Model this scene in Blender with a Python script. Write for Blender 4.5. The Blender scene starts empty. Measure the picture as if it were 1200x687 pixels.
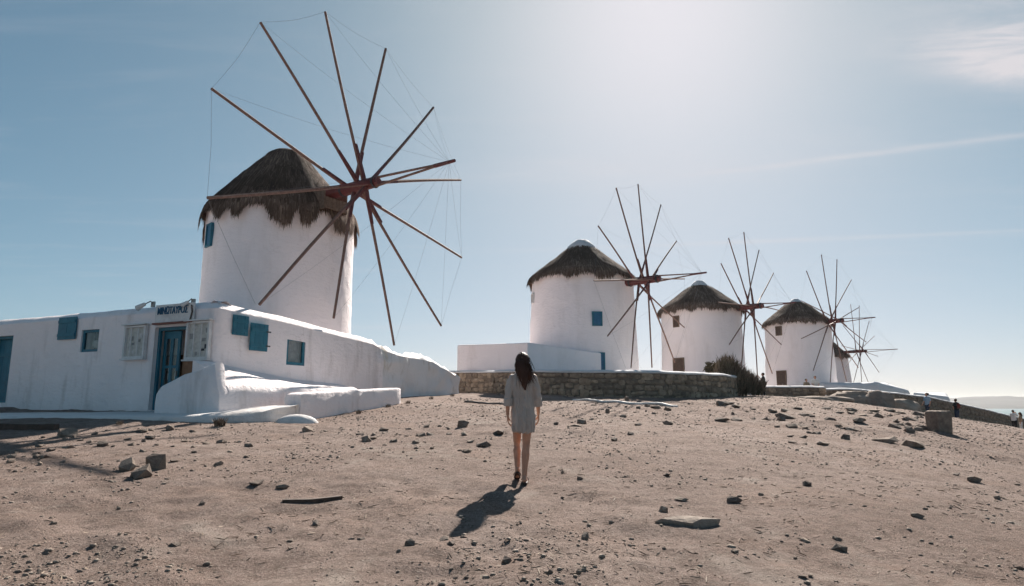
import bpy, bmesh, math, random
import numpy as np
from mathutils import Vector, Matrix, Quaternion

random.seed(7)
RNG = np.random.default_rng(7)
SC = bpy.context.scene
COL = SC.collection
R = math.radians

# ------------------------------------------------------------------ camera, sky, sun, exposure
EYE = 1.5
FOC = 780.0                                   # focal length in pixels of a 1200 px wide picture
PITCH = math.atan(129.0 / FOC)
cam_d = bpy.data.cameras.new('camera')
cam_d.sensor_width = 36.0
cam_d.lens = 36.0 * FOC / 1200.0
cam_d.clip_end = 30000.0
cam_d.clip_start = 0.05
cam = bpy.data.objects.new('camera', cam_d)
cam.location = (0, 0, EYE)
cam.rotation_euler = (R(90) + PITCH, 0, 0)
COL.objects.link(cam)
SC.camera = cam

SUN_AZ, SUN_EL = R(14.0), R(34.5)             # azimuth clockwise from +Y
SUN_DIR = Vector((math.sin(SUN_AZ) * math.cos(SUN_EL), math.cos(SUN_AZ) * math.cos(SUN_EL), math.sin(SUN_EL)))

world = bpy.data.worlds.new('World')
SC.world = world
world.use_nodes = True


def build_world():
    nt = world.node_tree
    nt.nodes.clear()
    N = nt.nodes.new
    L = nt.links.new
    out = N('ShaderNodeOutputWorld')
    bg = N('ShaderNodeBackground')
    bg.inputs['Strength'].default_value = 0.05
    sky = N('ShaderNodeTexSky')
    sky.sky_type = 'NISHITA'
    sky.sun_disc = False
    sky.sun_elevation = SUN_EL
    sky.sun_rotation = SUN_AZ
    sky.altitude = 20
    sky.air_density = 0.6
    sky.dust_density = 0.7
    sky.ozone_density = 2.0
    # even out the sky's range the way film does: c / (1 + a c) for every direction alike
    den = N('ShaderNodeVectorMath')
    den.operation = 'MULTIPLY_ADD'
    den.inputs[1].default_value = (0.078, 0.128, 0.090)
    den.inputs[2].default_value = (1, 1, 1)
    L(sky.outputs['Color'], den.inputs[0])
    hsv = N('ShaderNodeVectorMath')
    hsv.operation = 'DIVIDE'
    L(sky.outputs['Color'], hsv.inputs[0])
    L(den.outputs[0], hsv.inputs[1])
    tint = N('ShaderNodeMix')
    tint.data_type = 'RGBA'
    tint.blend_type = 'MULTIPLY'
    tint.inputs[0].default_value = 1.0
    tint.inputs[7].default_value = (0.625, 0.835, 0.705, 1)
    L(hsv.outputs[0], tint.inputs[6])
    # high thin cloud: direction projected on a flat layer overhead
    tc = N('ShaderNodeTexCoord')
    sep = N('ShaderNodeSeparateXYZ')
    L(tc.outputs['Generated'], sep.inputs[0])

    def M(op, a, b=None, c=None, clamp=False):
        m = N('ShaderNodeMath')
        m.operation = op
        m.use_clamp = clamp
        for i, v in enumerate((a, b, c)):
            if v is None:
                continue
            if isinstance(v, (int, float)):
                m.inputs[i].default_value = v
            else:
                L(v, m.inputs[i])
        return m.outputs[0]
    zc = M('MAXIMUM', sep.outputs[2], 0.03)
    u = M('DIVIDE', sep.outputs[0], zc)
    v = M('DIVIDE', sep.outputs[1], zc)
    comb = N('ShaderNodeCombineXYZ')
    L(u, comb.inputs[0])
    L(v, comb.inputs[1])

    def noise(scale, rot, sx, sy, off, detail=6.0, rough=0.6, dist=0.4):
        mp = N('ShaderNodeMapping')
        mp.inputs['Rotation'].default_value = (0, 0, rot)
        mp.inputs['Scale'].default_value = (sx, sy, 1)
        mp.inputs['Location'].default_value = off
        L(comb.outputs[0], mp.inputs[0])
        nz = N('ShaderNodeTexNoise')
        nz.inputs['Scale'].default_value = scale
        nz.inputs['Detail'].default_value = detail
        nz.inputs['Roughness'].default_value = rough
        nz.inputs['Distortion'].default_value = dist
        L(mp.outputs[0], nz.inputs['Vector'])
        return nz.outputs['Fac']
    wisp = noise(1.6, R(21), 0.55, 2.2, (0.3, 0.9, 0))
    fine = noise(5.0, R(21), 0.6, 1.6, (2.3, 1.9, 0), 8.0, 0.65, 0.8)

    def blob(cu, cv, rot, ru, rv):
        # soft elongated patch of cirrus round (cu, cv)
        du = M('SUBTRACT', u, cu)
        dv = M('SUBTRACT', v, cv)
        c, s = math.cos(rot), math.sin(rot)
        a = M('ADD', M('MULTIPLY', du, c / ru), M('MULTIPLY', dv, s / ru))
        b = M('ADD', M('MULTIPLY', du, -s / rv), M('MULTIPLY', dv, c / rv))
        wob = M('MULTIPLY', M('SUBTRACT', wisp, 0.5), 1.6)
        b = M('ADD', b, wob)
        d2 = M('ADD', M('MULTIPLY', a, a), M('MULTIPLY', b, b))
        return M('POWER', 2.718, M('MULTIPLY', d2, -1.0))
    fm = M('MULTIPLY_ADD', fine, 1.9, -0.35, True)
    bank = M('MULTIPLY', blob(1.47, 1.80, R(20), 0.36, 0.15), M('MULTIPLY', fm, 1.7))
    trail = M('MULTIPLY', blob(1.45, 2.58, R(-21.4), 0.72, 0.035), M('MULTIPLY_ADD', fine, 0.9, 0.0))
    trail2 = M('MULTIPLY', blob(0.45, 2.75, R(-8), 0.8, 0.16), M('MULTIPLY', fm, 0.35))
    trail3 = M('MULTIPLY', blob(1.9, 4.0, R(-10), 1.5, 0.06), M('MULTIPLY', fm, 0.5))
    trail4 = M('MULTIPLY', blob(-3.0, 9.0, R(-5), 3.5, 0.35), M('MULTIPLY', fm, 0.4))
    thin = M('MULTIPLY', M('MULTIPLY_ADD', wisp, 2.2, -1.15, True), 0.22)
    tot = M('ADD', M('ADD', bank, M('MULTIPLY', trail, 0.95)), M('ADD', trail2, M('ADD', M('ADD', trail3, trail4), thin)), clamp=True)
    fade = M('MULTIPLY_ADD', sep.outputs[2], 10.0, -0.5, True)
    tot = M('MULTIPLY', tot, fade)
    # thin cloud is lit by the same sun: it is paler than the clear sky behind it
    cl = N('ShaderNodeMix')
    cl.data_type = 'RGBA'
    L(tot, cl.inputs[0])
    L(tint.outputs[2], cl.inputs[6])
    cl.inputs[7].default_value = (3.70, 3.60, 3.75, 1)
    L(cl.outputs[2], bg.inputs['Color'])
    L(bg.outputs[0], out.inputs['Surface'])


build_world()
sun_d = bpy.data.lights.new('sun', 'SUN')
sun_d.energy = 2.7
sun_d.angle = R(0.55)
sun_d.color = (1.0, 0.92, 0.83)
sun_o = bpy.data.objects.new('sun', sun_d)
sun_o.rotation_euler = SUN_DIR.to_track_quat('Z', 'Y').to_euler()
sun_o.location = SUN_DIR * 80
COL.objects.link(sun_o)

SC.view_settings.view_transform = 'Standard'
SC.view_settings.look = 'None'
SC.view_settings.gamma = 1.0
SC.view_settings.use_curve_mapping = False
SC.view_settings.exposure = 1.96
SC.render.resolution_x = 1024
SC.render.resolution_y = 586

# ------------------------------------------------------------------ helpers: places
CP, SP = math.cos(PITCH), math.sin(PITCH)


def ray(px, py):
    up = (343.5 - py) / FOC
    return Vector(((px - 600.0) / FOC, CP - up * SP, SP + up * CP))


def at(px, py, Y):
    d = ray(px, py)
    return Vector((0, 0, EYE)) + d * (Y / d.y)


def on_plane(px, py, P0, n):
    d = ray(px, py)
    E = Vector((0, 0, EYE))
    return E + d * ((P0 - E).dot(n) / d.dot(n))


_LAT = np.random.default_rng(11).random((257, 257))


def vnoise(x, y):
    x = np.asarray(x, float)
    y = np.asarray(y, float)
    xi = np.floor(x).astype(int)
    yi = np.floor(y).astype(int)
    fx = x - xi
    fy = y - yi
    fx = fx * fx * (3 - 2 * fx)
    fy = fy * fy * (3 - 2 * fy)
    xi &= 255
    yi &= 255
    a = _LAT[xi, yi] * (1 - fx) + _LAT[xi + 1, yi] * fx
    b = _LAT[xi, yi + 1] * (1 - fx) + _LAT[xi + 1, yi + 1] * fx
    return (a * (1 - fy) + b * fy) - 0.5


KY = np.array([-80, -20, 0, 10, 20, 28, 34, 42, 60, 78, 100, 125, 150, 190, 260, 420, 900.])
KZ = np.array([-3.0, -1.0, 0, .625, 1.25, 1.74, 1.95, 2.0, 1.95, 1.9, 1.7, .2, -4, -13, -22, -26, -28.])


def ground_z(x, y, fine=True):
    x = np.asarray(x, float)
    y = np.asarray(y, float)
    b = np.interp(y, KY, KZ)
    t = (x - .39 * np.maximum(y, 0) - 1.2) / 1.6
    sp = np.where(t > 30, t, np.log1p(np.exp(np.minimum(t, 30)))) * 1.6
    b = b - .155 * sp
    b = b - .09 * np.maximum(0, -x - 40)
    b = np.maximum(b, -28)
    b = b + .11 * np.exp(-((y - 15.9) / 1.5) ** 2) / (1 + np.exp(np.clip((x + 4.6) / .5, -40, 40)))
    if fine:
        stony = np.clip(vnoise(x / 3.7 + 21, y / 3.7 + 5) * 2.2 + .35, .15, 1.0)
        b = b + .16 * vnoise(x / 5.3 + 3, y / 5.3) + .08 * vnoise(x / 1.9, y / 1.9 + 9) + .085 * stony * vnoise(x / .63, y / .63)
        b = b + .050 * stony * vnoise(x / .27, y / .27) + .020 * vnoise(x / .11 + 5, y / .11)
        b = b + .10 * np.clip(vnoise(x / .33 + 51, y / .22 + 13) - .24, 0, 1) * np.clip(stony * 1.6 - .4, 0, 1)
    return b


def gz(x, y):
    return float(ground_z(x, y))


def gpt(px, py, y0=3.0, y1=90.0):
    """the ground point seen at a pixel (walks along the ray)"""
    d = ray(px, py)
    ys = np.linspace(y0, y1, 3000)
    k = ys / d.y
    X = d.x * k
    Z = EYE + d.z * k
    g = ground_z(X, ys, False)
    below = np.where(Z <= g)[0]
    i = below[0] if len(below) else len(ys) - 1
    return Vector((X[i], ys[i], gz(X[i], ys[i])))


# ------------------------------------------------------------------ helpers: meshes and objects
def mesh_from(name, verts, faces, smooth=False):
    me = bpy.data.meshes.new(name)
    me.from_pydata([tuple(v) for v in verts], [], [tuple(f) for f in faces])
    if smooth:
        me.polygons.foreach_set('use_smooth', [True] * len(me.polygons))
    me.update()
    return me


def mesh_np(name, V, T, smooth=False):
    """V (n,3) and T (m,3) or (m,4) numpy arrays"""
    me = bpy.data.meshes.new(name)
    k = T.shape[1]
    me.vertices.add(len(V))
    me.vertices.foreach_set('co', np.ascontiguousarray(V, dtype=np.float32).ravel())
    me.loops.add(T.size)
    me.loops.foreach_set('vertex_index', np.ascontiguousarray(T, dtype=np.int32).ravel())
    me.polygons.add(len(T))
    me.polygons.foreach_set('loop_start', np.arange(0, T.size, k, dtype=np.int32))
    if smooth:
        me.polygons.foreach_set('use_smooth', np.ones(len(T), dtype=bool))
    me.update(calc_edges=True)
    return me


def link(name, me, mat=None, parent=None, loc=None):
    o = bpy.data.objects.new(name, me)
    COL.objects.link(o)
    if mat is not None and me is not None and not me.materials:
        me.materials.append(mat)
    if parent is not None:
        o.parent = parent
    if loc is not None:
        o.location = loc
    return o


def tag(o, label=None, cat=None, group=None, kind=None):
    if label:
        o['label'] = label
    if cat:
        o['category'] = cat
    if group:
        o['group'] = group
    if kind:
        o['kind'] = kind
    return o


def thing(name, label, cat, loc, group=None):
    o = bpy.data.objects.new(name, None)
    o.empty_display_size = 0.2
    o.location = loc
    COL.objects.link(o)
    return tag(o, label, cat, group)


class MB:
    """collects world-space geometry; build() links it as one mesh object"""

    def __init__(self):
        self.v = []
        self.f = []

    def add(self, verts, faces):
        n = len(self.v)
        self.v += [Vector(p) for p in verts]
        self.f += [tuple(i + n for i in f) for f in faces]
        return self

    def box(self, o, ax, ay, az):
        """box from corner o along three edge vectors"""
        o, ax, ay, az = Vector(o), Vector(ax), Vector(ay), Vector(az)
        p = [o, o + ax, o + ax + ay, o + ay]
        p += [q + az for q in p]
        fs = [(0, 3, 2, 1), (4, 5, 6, 7), (0, 1, 5, 4), (1, 2, 6, 5), (2, 3, 7, 6), (3, 0, 4, 7)]
        if ax.cross(ay).dot(az) < 0:
            fs = [tuple(reversed(f)) for f in fs]
        return self.add(p, fs)

    def bar(self, a, b, wa, wb=None, side=None, flat=1.0, n=4):
        """tapered bar from a to b; n sides"""
        a, b = Vector(a), Vector(b)
        wb = wa if wb is None else wb
        d = (b - a).normalized()
        s = Vector(side) if side is not None else (Vector((0, 0, 1)) if abs(d.z) < .9 else Vector((1, 0, 0)))
        s = (s - d * s.dot(d)).normalized()
        t = d.cross(s)
        vs = []
        for P, w in ((a, wa), (b, wb)):
            for k in range(n):
                an = 2 * math.pi * (k + .5) / n
                rr = w * .5 * (math.sqrt(2) if n == 4 else 1)
                vs.append(P + s * math.cos(an) * rr + t * math.sin(an) * rr * flat)
        fs = [(k, (k + 1) % n, n + (k + 1) % n, n + k) for k in range(n)]
        fs += [tuple(range(n - 1, -1, -1)), tuple(range(n, 2 * n))]
        return self.add(vs, fs)

    def tube(self, pts, rad, n=6):
        pts = [Vector(p) for p in pts]
        if not hasattr(rad, '__len__'):
            rad = [rad] * len(pts)
        rings = []
        up = Vector((0.31, 0.17, 0.93))
        for i, p in enumerate(pts):
            d = (pts[min(i + 1, len(pts) - 1)] - pts[max(i - 1, 0)]).normalized()
            s = (up - d * up.dot(d))
            if s.length < .05:
                s = Vector((1, 0, 0)) - d * d.x
            s.normalize()
            t = d.cross(s)
            rings.append([p + (s * math.cos(2 * math.pi * k / n) + t * math.sin(2 * math.pi * k / n)) * rad[i] for k in range(n)])
        return self.loft(rings)

    def loft(self, rings, caps=True, closed=True):
        n = len(rings[0])
        vs = [p for r in rings for p in r]
        fs = []
        for i in range(len(rings) - 1):
            for k in range(n if closed else n - 1):
                k2 = (k + 1) % n
                fs.append((i * n + k, i * n + k2, (i + 1) * n + k2, (i + 1) * n + k))
        if caps:
            fs += [tuple(range(n - 1, -1, -1)), tuple(range((len(rings) - 1) * n, len(rings) * n))]
        return self.add(vs, fs)

    def ball(self, c, rx, ry, rz, nu=12, nv=8):
        c = Vector(c)
        rings = []
        for j in range(nv + 1):
            ph = -math.pi / 2 + math.pi * (j + .02) / (nv + .04)
            rings.append([c + Vector((rx * math.cos(ph) * math.cos(2 * math.pi * k / nu), ry * math.cos(ph) * math.sin(2 * math.pi * k / nu), rz * math.sin(ph))) for k in range(nu)])
        return self.loft(rings)

    def build(self, name, mat, parent=None, smooth=False, fix=True):
        off = Vector((0, 0, 0))
        p = parent
        while p is not None:
            off += Vector(p.location)
            p = p.parent
        me = mesh_from(name, [v - off for v in self.v], self.f, smooth)
        if fix:
            bm = bmesh.new()
            bm.from_mesh(me)
            bmesh.ops.recalc_face_normals(bm, faces=bm.faces)
            bm.to_mesh(me)
            bm.free()
        if smooth:
            me.set_sharp_from_angle(angle=R(48))
        return link(name, me, mat, parent)


def remeshed(mb, name, voxel, smooth=4):
    """one continuous surface from overlapping closed pieces"""
    me = mesh_from(name + '_parts', mb.v, mb.f)
    bm = bmesh.new()
    bm.from_mesh(me)
    bmesh.ops.recalc_face_normals(bm, faces=bm.faces)
    bm.to_mesh(me)
    bm.free()
    o = bpy.data.objects.new(name + '_tmp', me)
    COL.objects.link(o)
    m = o.modifiers.new('r', 'REMESH')
    m.mode = 'VOXEL'
    m.voxel_size = voxel
    m.use_smooth_shade = True
    if smooth:
        s = o.modifiers.new('s', 'SMOOTH')
        s.iterations = smooth
        s.factor = .5
    dg = bpy.context.evaluated_depsgraph_get()
    res = bpy.data.meshes.new_from_object(o.evaluated_get(dg))
    res.name = name
    bpy.data.objects.remove(o)
    bpy.data.meshes.remove(me)
    res.polygons.foreach_set('use_smooth', [True] * len(res.polygons))
    return res


# ------------------------------------------------------------------ materials
def mat_new(name):
    m = bpy.data.materials.new(name)
    m.use_nodes = True
    nt = m.node_tree
    b = nt.nodes['Principled BSDF']
    return m, nt, b


def ramp(nt, fac, stops):
    r = nt.nodes.new('ShaderNodeValToRGB')
    e = r.color_ramp.elements
    e[0].position, e[0].color = stops[0][0], (*stops[0][1], 1)
    e[1].position, e[1].color = stops[-1][0], (*stops[-1][1], 1)
    for p, c in stops[1:-1]:
        x = e.new(p)
        x.color = (*c, 1)
    nt.links.new(fac, r.inputs[0])
    return r.outputs[0]


def tex_noise(nt, scale, detail=5, rough=.6, vec=None, dist=0.0, stretch=None):
    n = nt.nodes.new('ShaderNodeTexNoise')
    n.inputs['Scale'].default_value = scale
    n.inputs['Detail'].default_value = detail
    n.inputs['Roughness'].default_value = rough
    n.inputs['Distortion'].default_value = dist
    if stretch is not None:
        mp = nt.nodes.new('ShaderNodeMapping')
        mp.inputs['Scale'].default_value = stretch
        nt.links.new(vec, mp.inputs[0])
        vec = mp.outputs[0]
    if vec is not None:
        nt.links.new(vec, n.inputs['Vector'])
    return n.outputs['Fac']


def world_pos(nt):
    g = nt.nodes.new('ShaderNodeNewGeometry')
    return g.outputs['Position']


def obj_random(nt):
    return nt.nodes.new('ShaderNodeObjectInfo').outputs['Random']


def mixc(nt, fac, a, b, blend='MIX'):
    m = nt.nodes.new('ShaderNodeMix')
    m.data_type = 'RGBA'
    m.blend_type = blend
    for i, v in ((0, fac), (6, a), (7, b)):
        if isinstance(v, (int, float)):
            m.inputs[i].default_value = v
        elif isinstance(v, tuple):
            m.inputs[i].default_value = (*v, 1)
        else:
            nt.links.new(v, m.inputs[i])
    return m.outputs[2]


def bump(nt, b, heights, dist=1.0):
    prev = None
    for h, strength, d in heights:
        n = nt.nodes.new('ShaderNodeBump')
        n.inputs['Strength'].default_value = strength
        n.inputs['Distance'].default_value = d
        nt.links.new(h, n.inputs['Height'])
        if prev is not None:
            nt.links.new(prev, n.inputs['Normal'])
        prev = n.outputs['Normal']
    nt.links.new(prev, b.inputs['Normal'])


def mk_plaster(name, base, dirt, dirt_amt=.5, rough=.85, bmp=.012):
    m, nt, b = mat_new(name)
    P = world_pos(nt)
    big = tex_noise(nt, .55, 5, .6, P)
    col = ramp(nt, big, [(.3, tuple(c * .94 for c in base)), (.62, base)])
    streak = tex_noise(nt, 1.3, 6, .65, P, 0.0, (1, 1, .22))
    sf = ramp(nt, streak, [(.53, (0, 0, 0)), (.76, (dirt_amt,) * 3)])
    col = mixc(nt, sf, col, dirt)
    blot = tex_noise(nt, 1.9, 7, .7, P, .6)
    col = mixc(nt, ramp(nt, blot, [(.60, (0, 0, 0)), (.72, (dirt_amt * .8,) * 3)]), col, tuple(.5 * (x + y) for x, y in zip(base, dirt)))
    spk = tex_noise(nt, 26, 3, .5, P)
    col = mixc(nt, ramp(nt, spk, [(.66, (0, 0, 0)), (.78, (.3 * dirt_amt,) * 3)]), col, dirt)
    vo = nt.nodes.new('ShaderNodeTexVoronoi')
    vo.feature = 'DISTANCE_TO_EDGE'
    vo.inputs['Scale'].default_value = .75
    wv = nt.nodes.new('ShaderNodeVectorMath')
    wv.operation = 'MULTIPLY_ADD'
    wn = nt.nodes.new('ShaderNodeTexNoise')
    wn.inputs['Scale'].default_value = 2.2
    wn.inputs['Detail'].default_value = 6
    nt.links.new(P, wn.inputs['Vector'])
    nt.links.new(wn.outputs['Color'], wv.inputs[0])
    wv.inputs[1].default_value = (.9, .9, .9)
    nt.links.new(P, wv.inputs[2])
    nt.links.new(wv.outputs[0], vo.inputs['Vector'])
    crack = ramp(nt, vo.outputs['Distance'], [(.003, (.30, .30, .30)), (.012, (0, 0, 0))])
    gate = ramp(nt, tex_noise(nt, .45, 3, .5, P), [(.54, (0, 0, 0)), (.64, (1, 1, 1))])
    col = mixc(nt, mixc(nt, 1.0, crack, gate, 'MULTIPLY'), col, dirt)
    nt.links.new(col, b.inputs['Base Color'])
    b.inputs['Roughness'].default_value = rough
    b.inputs['Specular IOR Level'].default_value = .25
    bump(nt, b, [(tex_noise(nt, 3.5, 5, .6, P, .3, (1, 1, 3.2)), .8, bmp * 2.2), (tex_noise(nt, 2.2, 4, .55, P), .8, bmp * 3.5), (tex_noise(nt, 7, 6, .65, P), .8, bmp * 1.6), (tex_noise(nt, 24, 5, .7, P), .8, bmp * .7)])
    return m


MAT = {}
MAT['plaster'] = mk_plaster('white_plaster', (.94, .855, .85), (.62, .53, .49), .35)
MAT['plaster_house'] = mk_plaster('house_plaster', (.92, .835, .825), (.38, .30, .26), .58, bmp=.018)
MAT['plaster_cap'] = mk_plaster('cap_plaster', (.64, .64, .655), (.40, .38, .36), .5)
MAT['pavement'] = mk_plaster('pavement_concrete', (.70, .665, .645), (.30, .26, .23), .6, bmp=.015)


def mk_stained():
    """the garden wall's plaster with rust-yellow runs and bare patches"""
    m, nt, b = mat_new('stained_plaster')
    P = world_pos(nt)
    big = tex_noise(nt, .7, 5, .6, P)
    col = ramp(nt, big, [(.3, (.74, .71, .70)), (.62, (.80, .77, .765))])
    n2 = tex_noise(nt, 2.6, 6, .7, P, .3, (1, 1, .35))
    col = mixc(nt, ramp(nt, n2, [(.54, (0, 0, 0)), (.70, (.6, .6, .6))]), col, (.42, .34, .28))
    n3 = tex_noise(nt, .8, 5, .6, P, .5, (1, 1, .5))
    col = mixc(nt, ramp(nt, n3, [(.58, (0, 0, 0)), (.68, (.5, .5, .5))]), col, (.55, .40, .20))
    nt.links.new(col, b.inputs['Base Color'])
    b.inputs['Roughness'].default_value = .9
    bump(nt, b, [(tex_noise(nt, 2.5, 5, .6, P), .9, .06), (tex_noise(nt, 14, 5, .65, P), .9, .02)])
    return m


MAT['plaster_stained'] = mk_stained()


def mk_ground():
    m, nt, b = mat_new('dry_soil')
    P = world_pos(nt)
    big = tex_noise(nt, .22, 6, .62, P, .4)
    col = ramp(nt, big, [(.28, (.232, .168, .142)), (.5, (.325, .247, .214)), (.72, (.395, .312, .274))])
    warm = tex_noise(nt, .9, 5, .6, P, .5)
    col = mixc(nt, ramp(nt, warm, [(.50, (0, 0, 0)), (.68, (.55, .55, .55))]), col, (.300, .205, .162))
    mid = tex_noise(nt, 1.9, 8, .72, P, .3)
    col = mixc(nt, ramp(nt, mid, [(.36, (.75, .75, .75)), (.54, (0, 0, 0))]), col, (.192, .137, .114))
    clod = tex_noise(nt, 6.5, 8, .75, P, .2)
    col = mixc(nt, ramp(nt, clod, [(.36, (.7, .7, .7)), (.50, (0, 0, 0))]), col, (.168, .126, .104))
    fine = tex_noise(nt, 19, 7, .74, P)
    col = mixc(nt, ramp(nt, fine, [(.38, (.75, .75, .75)), (.50, (0, 0, 0))]), col, (.145, .108, .088))
    spk = tex_noise(nt, 46, 4, .6, P)
    col = mixc(nt, ramp(nt, spk, [(.56, (0, 0, 0)), (.68, (.6, .6, .6))]), col, (.47, .405, .355))
    pale = tex_noise(nt, .6, 7, .7, P, .6)
    col = mixc(nt, ramp(nt, pale, [(.56, (0, 0, 0)), (.70, (.6, .6, .6))]), col, (.42, .36, .315))
    nt.links.new(col, b.inputs['Base Color'])
    b.inputs['Roughness'].default_value = .97
    b.inputs['Specular IOR Level'].default_value = .1
    bump(nt, b, [(mid, .9, .10), (clod, 1.0, .065), (fine, 1.0, .035), (spk, .9, .014)])
    return m


MAT['ground'] = mk_ground()


def mk_stone(name, c0, c1, c2, scale=3.0, bmp=.02, rnd=.5):
    m, nt, b = mat_new(name)
    tc = nt.nodes.new('ShaderNodeTexCoord')
    P = world_pos(nt)
    n1 = tex_noise(nt, scale, 6, .65, P, .3)
    col = ramp(nt, n1, [(.3, c0), (.52, c1), (.75, c2)])
    orr = obj_random(nt)
    tone = ramp(nt, orr, [(0, (.62, .60, .60)), (.5, (1, .98, .95)), (1, (1.28, 1.22, 1.15))])
    col = mixc(nt, rnd, col, tone, 'MULTIPLY')
    lich = tex_noise(nt, scale * 6, 4, .6, P)
    col = mixc(nt, ramp(nt, lich, [(.62, (0, 0, 0)), (.72, (.35, .35, .35))]), col, c0)
    nt.links.new(col, b.inputs['Base Color'])
    b.inputs['Roughness'].default_value = .93
    b.inputs['Specular IOR Level'].default_value = .2
    bump(nt, b, [(n1, .8, bmp * 2), (tex_noise(nt, scale * 8, 5, .65, P), .9, bmp)])
    return m


MAT['wall_stone'] = mk_stone('wall_stone', (.17, .13, .10), (.33, .262, .20), (.48, .395, .31), 4.0, .02, .9)
MAT['mortar'] = mk_stone('wall_mortar', (.14, .11, .085), (.20, .16, .125), (.27, .22, .18), 6.0, .02, 0)
MAT['rock'] = mk_stone('field_rock', (.12, .095, .08), (.21, .17, .145), (.31, .26, .22), 5.0, .015, .9)
MAT['boulder'] = mk_stone('boulder_rock', (.20, .16, .137), (.31, .255, .215), (.42, .36, .31), 1.4, .03, .4)
MAT['gravel'] = mk_stone('gravel_stone', (.13, .10, .085), (.25, .205, .17), (.38, .33, .29), 9.0, .006, 0)


def mk_thatch(name, dark, mid, light):
    m, nt, b = mat_new(name)
    at_ = nt.nodes.new('ShaderNodeAttribute')
    at_.attribute_name = 'tone'
    col = ramp(nt, at_.outputs['Fac'], [(0, dark), (.55, mid), (1, light)])
    P = world_pos(nt)
    n = tex_noise(nt, 1.1, 5, .6, P)
    col = mixc(nt, .8, col, ramp(nt, n, [(.3, (.7, .68, .68)), (.7, (1.15, 1.12, 1.1))]), 'MULTIPLY')
    nt.links.new(col, b.inputs['Base Color'])
    b.inputs['Roughness'].default_value = .9
    b.inputs['Specular IOR Level'].default_value = .12
    bump(nt, b, [(tex_noise(nt, 16, 5, .7, P, 0, (1, 1, .12)), 1.0, .04)])
    return m


MAT['thatch'] = mk_thatch('old_thatch', (.080, .053, .040), (.180, .124, .094), (.33, .24, .185))


def mk_wood(name, c0, c1, rough=.75, stretch=(3, 3, 3), rnd=.4):
    m, nt, b = mat_new(name)
    tc = nt.nodes.new('ShaderNodeTexCoord')
    n = tex_noise(nt, 3.0, 6, .65, tc.outputs['Object'], .4, stretch)
    col = ramp(nt, n, [(.32, c0), (.68, c1)])
    tone = ramp(nt, obj_random(nt), [(0, (.75, .75, .78)), (1, (1.2, 1.15, 1.12))])
    col = mixc(nt, rnd, col, tone, 'MULTIPLY')
    nt.links.new(col, b.inputs['Base Color'])
    b.inputs['Roughness'].default_value = rough
    bump(nt, b, [(tex_noise(nt, 14, 5, .7, tc.outputs['Object']), .6, .008)])
    return m


MAT['pole'] = mk_wood('pole_wood', (.14, .075, .056), (.27, .155, .12))
MAT['pole_red'] = mk_wood('red_painted_wood', (.085, .022, .022), (.17, .042, .040), .6)
MAT['wood'] = mk_wood('weathered_wood', (.10, .065, .045), (.22, .15, .105))
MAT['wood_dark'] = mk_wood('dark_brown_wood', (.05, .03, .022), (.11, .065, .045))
MAT['blue'] = mk_wood('blue_paint', (.011, .105, .16), (.02, .16, .225), .5, (1, 1, 1), .3)
MAT['white_paint'] = mk_wood('white_paint', (.55, .53, .52), (.76, .74, .73), .6, (1, 1, 1), 0)
MAT['rust_paint'] = mk_wood('rusty_red_paint', (.16, .06, .045), (.26, .11, .08), .8, (1, 1, 1), 0)


def mk_plain(name, c, rough=.7, spec=.4, metal=0., bscale=None, bstr=.4):
    m, nt, b = mat_new(name)
    tc = nt.nodes.new('ShaderNodeTexCoord')
    n = tex_noise(nt, 9, 4, .6, tc.outputs['Object'])
    col = ramp(nt, n, [(.3, tuple(x * .8 for x in c)), (.7, tuple(min(1, x * 1.15) for x in c))])
    nt.links.new(col, b.inputs['Base Color'])
    b.inputs['Roughness'].default_value = rough
    b.inputs['Specular IOR Level'].default_value = spec
    b.inputs['Metallic'].default_value = metal
    if bscale:
        bump(nt, b, [(tex_noise(nt, bscale, 5, .6, tc.outputs['Object']), bstr, .01)])
    return m


MAT['rope'] = mk_plain('grey_rope', (.26, .24, .23), .9, .1)
MAT['cable'] = mk_plain('dark_cable', (.05, .05, .055), .6)
MAT['metal'] = mk_plain('grey_lamp_metal', (.32, .31, .30), .45, .5, .3)
MAT['letter'] = mk_plain('blue_letter_paint', (.016, .10, .19), .6)
MAT['paper'] = mk_plain('faded_paper', (.58, .56, .52), .8)
MAT['ink'] = mk_plain('dark_print', (.06, .06, .07), .8)
MAT['inside'] = mk_plain('brown_shop_interior', (.30, .15, .085), .8)
MAT['curtain'] = mk_plain('pale_curtain', (.50, .46, .43), .9, .1)
MAT['pipe'] = mk_plain('white_pipe', (.68, .66, .64), .5)
MAT['skin'] = mk_plain('skin', (.50, .26, .17), .55, .35)
MAT['hair'] = mk_plain('dark_brown_hair', (.052, .024, .016), .6, .2)
MAT['leather'] = mk_plain('dark_sandal_leather', (.06, .035, .028), .6)
MAT['cloth_blue'] = mk_plain('light_blue_cloth', (.28, .40, .52), .9, .1)
MAT['cloth_navy'] = mk_plain('navy_cloth', (.025, .04, .075), .9, .1)
MAT['cloth_black'] = mk_plain('black_cloth', (.02, .02, .022), .9, .1)
MAT['cloth_red'] = mk_plain('dull_red_cloth', (.20, .05, .04), .9, .1)
MAT['cloth_white'] = mk_plain('white_cloth', (.70, .68, .66), .9, .1)
MAT['cloth_tan'] = mk_plain('tan_cloth', (.28, .22, .16), .9, .1)


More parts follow.
